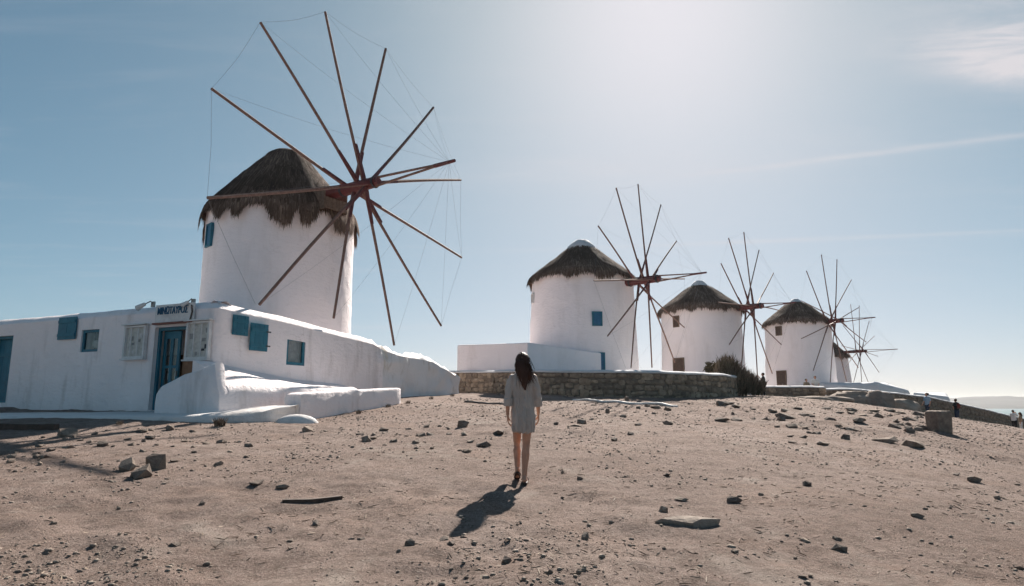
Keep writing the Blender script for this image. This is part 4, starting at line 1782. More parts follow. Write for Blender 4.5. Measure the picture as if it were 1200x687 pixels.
LOOSE = (('small loose stone on the stony ground below the boulders and the stone walls', 'loose stones below the stone walls'),
         ('small loose stone on the bare dirt below the white house', 'loose stones below the white house'),
         ('small loose stone on the open sandy slope around the woman', 'loose stones on the open slope'))
rr_ = random.Random(31)
n_loose = 0
spots = []
for _ in range(9000):
    if n_loose >= 175:
        break
    band = rr_.random()
    zone = 0 if band < .42 else (1 if band < .76 else 2)
    if band < .42:                              # the stony band on the right
        px = rr_.uniform(640, 1195)
        py = 473 + (rr_.random() ** 1.3) * 42 + (px - 640) / 560 * 14
    elif band < .76:                            # below the house
        px = rr_.uniform(10, 560)
        py = rr_.uniform(500, 548)
    else:
        px = rr_.uniform(0, 1200)
        py = rr_.uniform(520, 685)
    if 575 < px < 650 and 480 < py < 575:
        continue
    if px < 480 and py < 503:
        continue
    if float(vnoise(px / 60.0 + 3, py / 18.0)) < -.05 + .12 * rr_.random():
        continue
    if any(abs(px - a) < 7 and abs(py - b_) < 5 for a, b_ in spots):
        continue
    spots.append((px, py))
    w = (6 + 13 * rr_.random() ** 2.0) * (.8 if py < 500 else 1.0)
    put_rock(px, py, w, w * rr_.uniform(.28, .55), LOOSE[zone][0], LOOSE[zone][1], rr_.randrange(14))
    n_loose += 1


for _ in range(46):
    px = rr_.uniform(845, 1095)
    py = 471 + (px - 845) / 250 * 17 + rr_.random() ** 1.5 * 22
    w = 8 + 16 * rr_.random() ** 2
    put_rock(px, py, w, w * rr_.uniform(.22, .42), 'flat dark stone in the rubble below the long wall and boulders', 'rubble below the long wall', rr_.randrange(14))


def boulder(px, py, w_px, h_px, d_m, Y, label, seed):
    P = at(px, py, Y)
    w = w_px * Y / FOC
    h = h_px * Y / FOC
    zg = gz(P.x, P.y)
    bm = bmesh.new()
    bmesh.ops.create_icosphere(bm, subdivisions=4, radius=1.0)
    for v in bm.verts:
        c = v.co.copy()
        k = 1 + .32 * float(vnoise(c.x * 1.3 + seed, c.y * 1.3 + c.z)) + .22 * float(vnoise(c.x * 3 + c.z * 2, c.y * 3 + seed)) + .10 * float(vnoise(c.x * 8 + c.z * 5, c.y * 8 + c.z * 3))
        c.z = math.copysign(abs(c.z) ** .8, c.z)
        v.co = Vector((c.x * w * .55 * k, c.y * d_m * .5 * k, c.z * h * 1.0 * k))
    me = bpy.data.meshes.new('boulder')
    bm.to_mesh(me)
    bm.free()
    me.polygons.foreach_set('use_smooth', [True] * len(me.polygons))
    near = Y < 20
    o = link('rock_slab' if near else 'boulder', me, MAT['boulder'], None, (P.x, P.y, zg))
    return tag(o, label, 'rock slab' if near else 'boulder', None if near else 'boulders on the ridge below the long wall')


boulder(1002, 476, 50, 14, 2.2, 38.0, 'long rounded boulder at the left end of the row below the long wall', 3)
boulder(1029, 484, 30, 17, 1.6, 37.0, 'upright boulder in the middle of the row below the long wall', 8)
boulder(1052, 486, 46, 12, 2.2, 38.5, 'widest boulder at the right of the row, behind the square stone block', 12)
boulder(960, 478, 60, 5, 2.6, 37.0, 'flat shelf of bedrock left of the row of boulders', 21)

SP_ = gpt(806, 612)
me = hull_rock(73, 19, (1, .46, .17), .48)
o = link('rock_slab', me, MAT['boulder'], None, (SP_.x, SP_.y, gz(SP_.x, SP_.y) + .015))
sw_ = 44 * SP_.y / FOC
o.scale = (sw_, sw_, sw_ * 1.15)
o.rotation_euler = (0, .03, .12)
tag(o, 'largest flat pale slab of rock on the bare slope right of the woman', 'rock slab')

# the square stone block
BP = gpt(1108, 508)
bw_, bh_ = 20 * BP.y / FOC, 25 * BP.y / FOC
bm = bmesh.new()
bmesh.ops.create_cube(bm, size=1.0)
bmesh.ops.subdivide_edges(bm, edges=bm.edges[:], cuts=9, use_grid_fill=True)
for v in bm.verts:
    c = v.co
    k = sum(abs(x) > .49 for x in c)
    s_ = {3: .90, 2: .955}.get(k, 1.0)
    tp = .93 + .07 * (c.z + .5)
    d_ = .09 * float(vnoise(c.x * 5 + c.z * 4, c.y * 5 + 3)) + .07 * float(vnoise(c.x * 11 + 4, c.z * 11 + c.y * 7))
    v.co = Vector((c.x * s_ * tp + d_, c.y * s_ * tp + d_, c.z * s_ + d_ * .5))
    v.co = Vector((v.co.x * bw_, v.co.y * bw_, v.co.z * bh_ * 1.08))
me = bpy.data.meshes.new('stone_block')
bm.to_mesh(me)
bm.free()
me.polygons.foreach_set('use_smooth', [True] * len(me.polygons))
o = link('stone_block', me, MAT['rock'], None, (BP.x, BP.y + bw_ * .5, gz(BP.x, BP.y + bw_ * .5) + bh_ * .46))
o.rotation_euler = (0, 0, .18)
tag(o, 'squared rough stone block standing alone on the slope right of the boulders', 'stone block')


def build_gravel():
    rg = np.random.default_rng(5)
    bases = []
    for k in range(6):
        me = hull_rock(300 + k, 8, (1, .8, .6), .3)
        bm = bmesh.new()
        bm.from_mesh(me)
        bmesh.ops.triangulate(bm, faces=bm.faces)
        bm.verts.ensure_lookup_table()
        V = np.array([v.co[:] for v in bm.verts])
        F = np.array([[v.index for v in f.verts] for f in bm.faces])
        bm.free()
        bpy.data.meshes.remove(me)
        bases.append((V, F))
    AV, AF = [], []
    tot = 0
    n = 46000
    # denser where the stony patches are
    Y = 4.2 + 40 * rg.random(n) ** 2.0
    X = (rg.random(n) - .5) * 1.75 * Y
    dens = vnoise(X / 1.6 + 40, Y / 1.6) + .7 * vnoise(X / .5, Y / .5 + 70)
    keep = dens > (-.30 + .75 * rg.random(n) - .10 * (Y > 14) + .16 * (Y < 9))
    side = (X - CORNER.x) * NR.x + (Y - CORNER.y) * NR.y
    keep &= ~((side < 1.9) & (Y > 15.1))
    X, Y = X[keep], Y[keep]
    size = .004 + .030 * rg.random(len(X)) ** 7 + .0011 * Y * (.3 + rg.random(len(X)) + 1.3 * rg.random(len(X)) ** 6)
    Z = ground_z(X, Y)
    for k in range(6):
        idx = np.where(np.arange(len(X)) % 6 == k)[0]
        V, F = bases[k]
        an = rg.random(len(idx)) * 6.283
        cs, sn = np.cos(an), np.sin(an)
        s_ = size[idx]
        vx = (V[None, :, 0] * cs[:, None] - V[None, :, 1] * sn[:, None]) * s_[:, None] + X[idx][:, None]
        vy = (V[None, :, 0] * sn[:, None] + V[None, :, 1] * cs[:, None]) * s_[:, None] + Y[idx][:, None]
        vz = V[None, :, 2] * s_[:, None] * .8 + Z[idx][:, None] + s_[:, None] * .12
        AV.append(np.stack([vx, vy, vz], 2).reshape(-1, 3))
        AF.append((F[None] + (np.arange(len(idx)) * len(V))[:, None, None]).reshape(-1, 3) + tot)
        tot += len(idx) * len(V)
    o = link('gravel', mesh_np('gravel', np.concatenate(AV), np.concatenate(AF)), MAT['gravel'])
    tag(o, 'fine loose gravel and clods scattered over the dry soil', 'gravel', kind='stuff')


build_gravel()

# ------------------------------------------------------------------ plank, shade strip, pipe
def ground_strip(name, pts_px, w, h, mat, label, cat, n=14):
    pts = [gpt(*p) for p in pts_px]
    m = MB()
    P = []
    for i in range(n + 1):
        f = i / n * (len(pts) - 1)
        k = min(int(f), len(pts) - 2)
        q = pts[k].lerp(pts[k + 1], f - k)
        P.append(q)
    rings = []
    for i, q in enumerate(P):
        d = (P[min(i + 1, n)] - P[max(0, i - 1)])
        d.z = 0
        d.normalize()
        s_ = Vector((-d.y, d.x, 0))
        z = q.z - .005
        k = 1 + .12 * float(vnoise(i * .9, w * 50))
        rings.append([Vector((q.x, q.y, z - .03)) - s_ * w * .5 * k, Vector((q.x, q.y, z + h * k)) - s_ * w * .42 * k, Vector((q.x, q.y, z + h * k)) + s_ * w * .42 * k, Vector((q.x, q.y, z - .03)) + s_ * w * .5 * k])
    m.loft(rings)
    o = m.build(name, mat)
    return tag(o, label, cat)


ground_strip('wood_plank', [(331, 589), (365, 586.5), (400, 582)], .07, .035, MAT['wood_dark'], 'dark weathered plank lying on the bare slope below the white house', 'plank')
ground_strip('shade_strip', [(-20, 505), (30, 505.5), (66, 506)], .16, .12, MAT['wood_dark'], 'dark strip along the ground below the pavement in place of the house shade', 'shade strip')  # dark strip modelled in place of the shade in front of the house


def pipe(pts_px, r_, label, mat):
    pts = [gpt(*p) for p in pts_px]
    m = MB()
    P = []
    for a, b_ in zip(pts[:-1], pts[1:]):
        for i in range(8):
            q = a.lerp(b_, i / 8)
            P.append(Vector((q.x, q.y, gz(q.x, q.y) + r_ * 1.0)))
    m.tube(P, r_, 8)
    o = m.build('ground_pipe', mat, None, True)
    return tag(o, label, 'pipe')


pipe([(672, 469.5), (700, 471.5), (752, 473.5), (800, 476.0)], .045, 'thin white pipe laid on the ground along the retaining wall', MAT['pipe'])
pipe([(545, 473), (572, 475.5), (600, 477)], .03, 'thin dark hose lying on the ground left of the woman', MAT['cable'])

# ------------------------------------------------------------------ plants


def blades_mesh(name, roots, tips_, width, tone, bend=None):
    """flat tapering blades from roots to tips"""
    n = len(roots)
    roots, tips_ = np.asarray(roots), np.asarray(tips_)
    d = tips_ - roots
    rg = np.random.default_rng(n)
    side = np.cross(d, rg.normal(size=(n, 3)))
    side /= np.linalg.norm(side, axis=1)[:, None] + 1e-9
    mid = roots + d * .55 + (0 if bend is None else bend)
    w = np.asarray(width).reshape(-1, 1) * np.ones((n, 1))
    V = np.stack([roots - side * w * .35, roots + side * w * .35, mid - side * w * .5, mid + side * w * .5, tips_], 1).reshape(-1, 3)
    b_ = np.arange(n) * 5
    F = np.concatenate([np.stack([b_, b_ + 1, b_ + 3], 1), np.stack([b_, b_ + 3, b_ + 2], 1), np.stack([b_ + 2, b_ + 3, b_ + 4], 1)])
    me = mesh_np(name, V, F)
    set_tone(me, np.repeat(tone, 5))
    return me


def dry_bush():
    rg = np.random.default_rng(77)
    P = at(868, 467, 32.0)
    zg = gz(P.x, P.y)
    root = thing('dry_bush', 'dark dry bush leaning over at the end of the retaining wall', 'bush', (P.x, P.y, zg))
    sc = 32.0 / FOC
    # stems
    for k in range(9):
        a = rg.random() * 6.28
        e = Vector((-.9 + 1.9 * rg.random(), .5 * (rg.random() - .5), .8 + .9 * rg.random()))
        e.z *= 1 - .28 * max(0, e.x)
        st = Vector((P.x + .5 * (rg.random() - .2), P.y + .3 * (rg.random() - .5), zg - .05))
        en = Vector((P.x, P.y, zg)) + e
        MB().tube([st, st.lerp(en, .5) + Vector((.1, 0, .12)), en], [.035, .022, .008], 5).build('stem', MAT['wood_dark'], root)
    # feathery wind-swept stalks
    n = 5200
    x = -1.15 + 2.15 * rg.random(n)
    top = np.interp(x, [-1.2, -.95, -.6, -.2, .3, .8, 1.2, 1.45], [1.2, 1.8, 2.0, 1.7, 1.15, .60, .35, .2])
    z0 = top * rg.random(n) ** .8 * .85
    y = (rg.random(n) - .5) * 1.3 * (1 - .3 * z0)
    rt_ = np.stack([x, y, z0], 1)
    ln = .22 + .35 * rg.random(n)
    dr = np.stack([.10 + .55 * rg.random(n) - .45 * rg.random(n), .5 * (rg.random(n) - .5), .35 + .7 * rg.random(n)], 1)
    dr /= np.linalg.norm(dr, axis=1)[:, None]
    clump = vnoise(x * 3.1 + 5, z0 * 3.1 + y * 2)
    keep = clump > -.22
    rt_, ln, dr = rt_[keep], ln[keep], dr[keep]
    tone = np.clip(.25 + clump[keep] * .9 + .35 * rg.random(keep.sum()), 0, 1)
    dry = rg.random(len(tone)) < .55
    tipz = rt_ + dr * ln[:, None]
    link('stalks', blades_mesh('stalks', rt_[dry], tipz[dry], .03, tone[dry]), MAT['dry'], root)
    link('foliage', blades_mesh('foliage', rt_[~dry], rt_[~dry] + dr[~dry] * ln[~dry][:, None] * .6, .055, tone[~dry]), MAT['leaf'], root)
    return root


dry_bush()


def green_shrub(px, py, Y, w, h, label, n=900, seed=1):
    rg = np.random.default_rng(seed)
    P = at(px, py, Y)
    zg = P.z
    root = thing('green_shrub', label, 'shrub', (P.x, P.y, zg))
    for k in range(5):
        e = Vector(((rg.random() - .5) * w * .7, (rg.random() - .5) * w * .5, h * (.5 + .4 * rg.random())))
        MB().tube([Vector((P.x, P.y, zg - .3)), Vector((P.x, P.y, zg)) + e * .5, Vector((P.x, P.y, zg)) + e], [.025, .015, .006], 5).build('stem', MAT['wood_dark'], root)
    u = rg.normal(size=(n, 3))
    u /= np.linalg.norm(u, axis=1)[:, None]
    rad = rg.random(n) ** .45
    c = u * rad[:, None] * [w * .5, w * .45, h * .55] + [0, 0, h * .5]
    c *= (1 + .5 * vnoise(u[:, 0] * 2 + 3, u[:, 2] * 2 + u[:, 1]))[:, None]
    d = rg.normal(size=(n, 3)) + u * .8 + [0, 0, .4]
    d /= np.linalg.norm(d, axis=1)[:, None]
    link('foliage', blades_mesh('foliage', c, c + d * (.09 + .09 * rg.random(n))[:, None], .06, np.clip(.1 + .5 * rg.random(n) + .5 * u[:, 2] * .4, 0, 1)), MAT['leaf'], root)


green_shrub(836, 439, 33.2, .85, .55, 'small leafy green shrub peeping over the end of the retaining wall', 1300, 4)


def weed_tuft(px, py, h, n, label, seed):
    rg = np.random.default_rng(seed)
    P = gpt(px, py)
    root = np.array([P.x, P.y, gz(P.x, P.y)])
    rt_ = np.stack([(rg.random(n) - .5) * h * .9, (rg.random(n) - .5) * h * .5, np.zeros(n)], 1)
    dr = np.stack([(rg.random(n) - .5) * 1.1, (rg.random(n) - .5) * 1.1, .5 + rg.random(n)], 1)
    dr /= np.linalg.norm(dr, axis=1)[:, None]
    me = blades_mesh('weed_tuft', rt_, rt_ + dr * (h * (.4 + .6 * rg.random(n)))[:, None], h * .05, rg.random(n) * .7)
    o = link('weed_tuft', me, MAT['dry'], None, tuple(root))
    tag(o, label, 'weeds', 'tufts of dry weed')


weed_tuft(258, 497, .26, 130, 'tuft of dry weed growing at the pavement kerb', 1)
weed_tuft(140, 499, .14, 60, 'low tuft of dry weed against the shaded kerb', 2)
for i_, (px, py) in enumerate([(420, 484), (455, 478), (478, 475), (505, 470), (530, 466)]):
    weed_tuft(px, py, .16, 70, 'dry weeds at the foot of the white side wall and bench', 10 + i_)

def dry_litter():
    rg = np.random.default_rng(91)
    n = 9000
    Y = 4.2 + 26 * rg.random(n) ** 1.6
    X = (rg.random(n) - .5) * 1.7 * Y
    k = vnoise(X / 1.1 + 9, Y / 1.1 + 30) + .6 * vnoise(X / .35, Y / .35) > .02 + .2 * rg.random(n)
    side = (X - CORNER.x) * NR.x + (Y - CORNER.y) * NR.y
    k &= ~((side < 1.9) & (Y > 15.1))
    X, Y = X[k], Y[k]
    n = len(X)
    an = rg.random(n) * 6.283
    ln = .02 + .09 * rg.random(n) ** 2 + .001 * Y
    Z = ground_z(X, Y) + .006
    a = np.stack([X, Y, Z], 1)
    x2, y2 = X + np.cos(an) * ln, Y + np.sin(an) * ln
    b_ = np.stack([x2, y2, ground_z(x2, y2) + .006 + .02 * rg.random(n)], 1)
    me = blades_mesh('dry_litter', a, b_, .006 + .0005 * Y, rg.random(n))
    o = link('dry_litter', me, MAT['dry'])
    tag(o, 'bits of dry stalk and twig littering the bare soil', 'plant litter', kind='stuff')


dry_litter()

# ------------------------------------------------------------------ people


def ring_xy(c, rx, ry, n=20, fold=0.0, ph=0.0, nf=9):
    return [Vector((c[0] + (rx + fold * math.cos(nf * 2 * math.pi * k / n + ph)) * math.cos(2 * math.pi * k / n), c[1] + (ry + fold * math.cos(nf * 2 * math.pi * k / n + ph)) * math.sin(2 * math.pi * k / n), c[2])) for k in range(n)]


def limb(mb, pts, rad, n=12):
    """tapering limb with round ends"""
    mb.tube(pts, rad, n)
    for p, r_ in zip(pts, rad):
        mb.ball(p, r_ * .99, r_ * .99, r_ * .99, 10, 6)


def hand(mb, wrist, down, palm_n, side, size=1.0):
    """relaxed hand: palm, four unequal curled fingers and a thumb at the side"""
    down, palm_n, side = Vector(down).normalized(), Vector(palm_n).normalized(), Vector(side).normalized()
    w = Vector(wrist)
    c = w + down * .048 * size
    rings = []
    for f, wd, th in ((-.01, .021, .017), (.02, .031, .016), (.055, .038, .014), (.085, .037, .012)):
        P = w + down * f * size
        rings.append([P + (side * math.cos(a) * wd + palm_n * math.sin(a) * th) * size for a in [2 * math.pi * k / 10 for k in range(10)]])
    mb.loft(rings)
    for k, (o, ln) in enumerate(((.028, .068), (.010, .078), (-.009, .073), (-.026, .058))):
        b0 = w + (down * .082 + side * o) * size
        b1 = b0 + (down * ln * .45 + palm_n * ln * .12) * size
        b2 = b1 + (down * ln * .34 + palm_n * ln * .26) * size
        b3 = b2 + (down * ln * .18 + palm_n * ln * .26) * size
        limb(mb, [b0, b1, b2, b3], [.0088 * size, .0082 * size, .0075 * size, .0065 * size], 8)
    t0 = w + (down * .025 + side * .027) * size
    t1 = t0 + (down * .028 + side * .022 + palm_n * .014) * size
    t2 = t1 + (down * .028 + side * .004 + palm_n * .014) * size
    limb(mb, [t0, t1, t2], [.0115 * size, .010 * size, .008 * size], 8)


def build_woman():
    FX, FY = .14, 8.86
    g0 = gz(FX, FY)
    root = thing('person', 'woman seen from behind walking uphill in a grey tunic dress, long dark hair', 'person', (FX, FY, g0))
    sl = .0625

    def G(x, y):
        return gz(FX + x, FY + y) - g0
    b = MB()
    # legs: left one ahead, right one planted behind
    ra = (.020, -.07, .085 + G(.02, -.07))
    la = (-.070, .035, .165)
    limb(b, [(-.060, .0, .86), (-.072, .075, .69), (-.074, .150, .50), (-.074, .125, .39), (-.072, .075, .26), la], [.062, .067, .049, .052, .039, .032], 14)
    limb(b, [(.058, -.01, .86), (.056, .0, .68), (.044, .005, .47), (.036, -.02, .36), (.026, -.05, .20), ra], [.062, .068, .049, .053, .039, .032], 14)
    gg = G(.02, -.07)
    limb(b, [ra, (.02, -.115, gg + .045)], [.034, .031], 10)
    limb(b, [(.02, -.115, gg + .045), (.022, -.03, gg + .052), (.026, .045, gg + .040), (.030, .10, gg + .030)], [.031, .033, .034, .020], 10)
    limb(b, [ra, (.022, -.01, gg + .06), (.026, .045, gg + .040)], [.033, .033, .028], 10)
    gl = G(-.07, .12)
    limb(b, [la, (-.070, .000, .150)], [.033, .030], 10)
    limb(b, [(-.070, .000, .150), (-.070, .045, .105), (-.071, .095, gl + .055), (-.072, .145, gl + .030)], [.030, .033, .034, .019], 10)
    # torso, neck, head
    b.loft([ring_xy((0, 0, .80), .10, .085), ring_xy((0, 0, .88), .118, .09), ring_xy((0, .005, 1.05), .105, .075), ring_xy((0, .01, 1.22), .12, .08), ring_xy((0, .0, 1.33), .13, .065), ring_xy((0, 0, 1.385), .09, .06)])
    limb(b, [(0, 0, 1.36), (0, .015, 1.46)], [.05, .047], 12)
    b.ball((0, .03, 1.545), .075, .095, .108, 16, 12)
    b.ball((0, .075, 1.495), .05, .05, .055, 12, 8)                # jaw
    b.ball((0, .128, 1.525), .012, .016, .022, 8, 6)               # nose
    for s_ in (-1, 1):
        b.ball((.077 * s_, .02, 1.535), .012, .022, .032, 8, 6)    # ears
        b.ball((.03 * s_, .108, 1.55), .013, .01, .009, 8, 6)      # eyelids
    b.ball((0, .115, 1.483), .022, .010, .009, 8, 6)               # lips
    # arms
    le, re = Vector((-.192, -.05, 1.085)), Vector((.196, -.02, 1.085))
    lw, rw = Vector((-.196, -.04, .855)), Vector((.208, .08, .860))
    limb(b, [(-.150, 0, 1.335), (-.172, -.02, 1.22), le, (-.197, -.05, .98), lw], [.045, .038, .032, .030, .021], 12)
    limb(b, [(.150, 0, 1.335), (.174, -.01, 1.22), re, (.204, .02, .98), rw], [.045, .038, .032, .030, .021], 12)
    hand(b, lw, (.04, .06, -1), (1, 0, 0), (0, 1, -.05))
    hand(b, rw, (0, .16, -1), (-1, 0, 0), (0, 1, .1))
    body = link('body', remeshed(b, 'body', .0052, 3), MAT['skin'], root)
    # dress: loose shirt tunic with rolled sleeves
    d = MB()
    d.loft([ring_xy((.004, .0, .625), .140, .125, 40, .010, .3), ring_xy((.004, .0, .70), .147, .130, 40, .012, .6), ring_xy((.004, .0, .82), .155, .130, 40, .010, 1.0), ring_xy((.002, 0, .95), .150, .118, 40, .007, 1.2),
            ring_xy((0, 0, 1.08), .142, .108, 40, .004, 1.0), ring_xy((0, 0, 1.20), .150, .110, 40, .003, .5), ring_xy((0, 0, 1.29), .162, .100, 40), ring_xy((0, -.003, 1.345), .150, .082, 40), ring_xy((0, 0, 1.392), .095, .070, 40), ring_xy((0, .005, 1.43), .064, .060, 40)])
    for s_, e_, w_ in ((-1, le, lw), (1, re, rw)):
        sh = Vector((.132 * s_, 0, 1.322))
        lo_ = e_.lerp(w_, .34)
        limb(d, [sh, sh.lerp(e_, .5) + Vector((.012 * s_, 0, 0)), e_ + Vector((.004 * s_, 0, 0)), lo_], [.060, .054, .050, .051], 14)
        d.bar(lo_ + (e_ - lo_).normalized() * .055, lo_ - (e_ - lo_).normalized() * .045, .116, .120, n=14)      # rolled cuff
    me = remeshed(d, 'dress', .0065, 3)
    co = np.array([v.co[:] for v in me.vertices])
    nm = np.array([v.normal[:] for v in me.vertices])
    ang = np.arctan2(co[:, 1], co[:, 0])
    body_part = np.abs(co[:, 0]) < .19
    wr = .014 * vnoise(ang * 4.2 + 8, co[:, 2] * 3.0 + ang) + .018 * vnoise(ang * 9 + co[:, 2] * 6, co[:, 2] * 9) + .010 * vnoise(co[:, 0] * 40 + 3, co[:, 2] * 28 + co[:, 1] * 30)
    wr = wr + .026 * vnoise(ang * 6.5, co[:, 2] * 1.2) * np.clip((1.0 - co[:, 2]) / .4, 0, 1)
    co = co + nm * wr[:, None]
    # tail and uneven hem
    low = co[:, 2] < .66
    co[low, 2] += (.66 - co[low, 2]) * .5 * (np.sin(ang[low] * 2 + 1.0) * .5 + vnoise(ang[low] * 3, 1.0))
    me.vertices.foreach_set('co', co.astype(np.float32).ravel())
    me.update()
    dress = link('tunic_dress', me, MAT['dress'], root)
    # back seam pleat and collar
    col_ = MB()
    rings = []
    for z, rx, ry in ((1.405, .088, .078), (1.435, .074, .068), (1.447, .070, .064)):
        rings.append([p + Vector((0, 0, .012 * math.cos(2 * math.pi * k / 24))) for k, p in enumerate(ring_xy((0, .004, z), rx, ry, 24))])
    off = Vector(root.location)
    col_.loft([[p + off for p in r_] for r_ in rings], caps=False)
    col_.build('collar', MAT['dress'], dress, True, fix=False)
    # hair
    h = MB()
    h.ball((0, .012, 1.560), .094, .110, .112, 18, 12)
    h.ball((-.01, -.035, 1.50), .092, .075, .12, 16, 10)
    limb(h, [(-.02, -.055, 1.50), (-.008, -.095, 1.40), (.012, -.118, 1.32), (.024, -.125, 1.25), (.034, -.125, 1.18)], [.085, .074, .058, .040, .014], 14)
    limb(h, [(.04, -.05, 1.48), (.072, -.09, 1.40), (.088, -.10, 1.34), (.098, -.10, 1.28)], [.055, .048, .034, .012], 12)
    limb(h, [(-.06, -.03, 1.50), (-.062, -.075, 1.42), (-.04, -.105, 1.35)], [.045, .038, .016], 12)
    me = remeshed(h, 'hair', .006, 4)
    co = np.array([v.co[:] for v in me.vertices])
    nm = np.array([v.normal[:] for v in me.vertices])
    ang = np.arctan2(co[:, 1], co[:, 0])
    co += nm * (.010 * vnoise(co[:, 0] * 60 + co[:, 2] * 6, co[:, 1] * 40) + .008 * vnoise(co[:, 0] * 120 + co[:, 2] * 10, co[:, 2] * 5))[:, None]
    me.vertices.foreach_set('co', co.astype(np.float32).ravel())
    me.update()
    hair = link('hair', me, MAT['hair'], root)
    rg = np.random.default_rng(3)
    st = MB()
    for k in range(170):
        x0 = rg.uniform(-.085, .095)
        z0 = rg.uniform(1.40, 1.60)
        p0 = Vector((x0, -.06 - .05 * rg.random(), z0))
        drift = Vector((rg.uniform(-.01, .09), rg.uniform(-.05, .01), -rg.uniform(.10, .24)))
        if p0.z + drift.z < 1.16:
            drift.z = 1.17 - p0.z
        p1 = p0 + drift * .5 + Vector((rg.uniform(-.015, .02), -.015, 0))
        p2 = p0 + drift + Vector((.02 * rg.random(), 0, 0))
        st.tube([p + off for p in (p0, p1, p2)], [.0035, .003, .001], 3)
    so = st.build('loose_strands', MAT['hair'], hair)
    # sandals: one flat on the ground, one tipped up on its toe
    outl = [(-.085, .020), (-.06, .032), (0, .033), (.06, .038), (.12, .043), (.17, .036), (.20, .016)]
    for (hx, hy, hz), (tx, ty, tz) in (((.019, -.155, gg + .010), (.034, .125, gg + .010)), ((-.070, -.045, .125), (-.073, .165, gl + .004))):
        h0, t0 = Vector((hx, hy, hz)), Vector((tx, ty, tz))
        d = (t0 - h0).normalized()
        sd = Vector((0, 0, 1)).cross(d).normalized() * -1
        up = sd.cross(d)
        if up.z < 0:
            up = -up
        s_ = MB()
        L_ = (t0 - h0).length / .285
        for z in (-.008, .008):
            s_.v += [h0 + d * (f + .085) * L_ - sd * w + up * z + off for f, w in outl] + [h0 + d * (f + .085) * L_ + sd * w + up * z + off for f, w in reversed(outl)]
        n = 2 * len(outl)
        s_.f += [tuple(range(n - 1, -1, -1)), tuple(range(n, 2 * n))] + [(i, (i + 1) % n, n + (i + 1) % n, n + i) for i in range(n)]
        sa_ = s_.build('sandal', MAT['leather'], root)
        stp = MB()
        c_ = h0 + d * .19 * L_ + up * .02
        stp.tube([c_ + sd * .045 * math.cos(a_) + up * .045 * math.sin(a_) + off for a_ in [math.pi * i / 8 for i in range(9)]], .006, 5)
        stp.build('toe_strap', MAT['leather'], sa_)


build_woman()


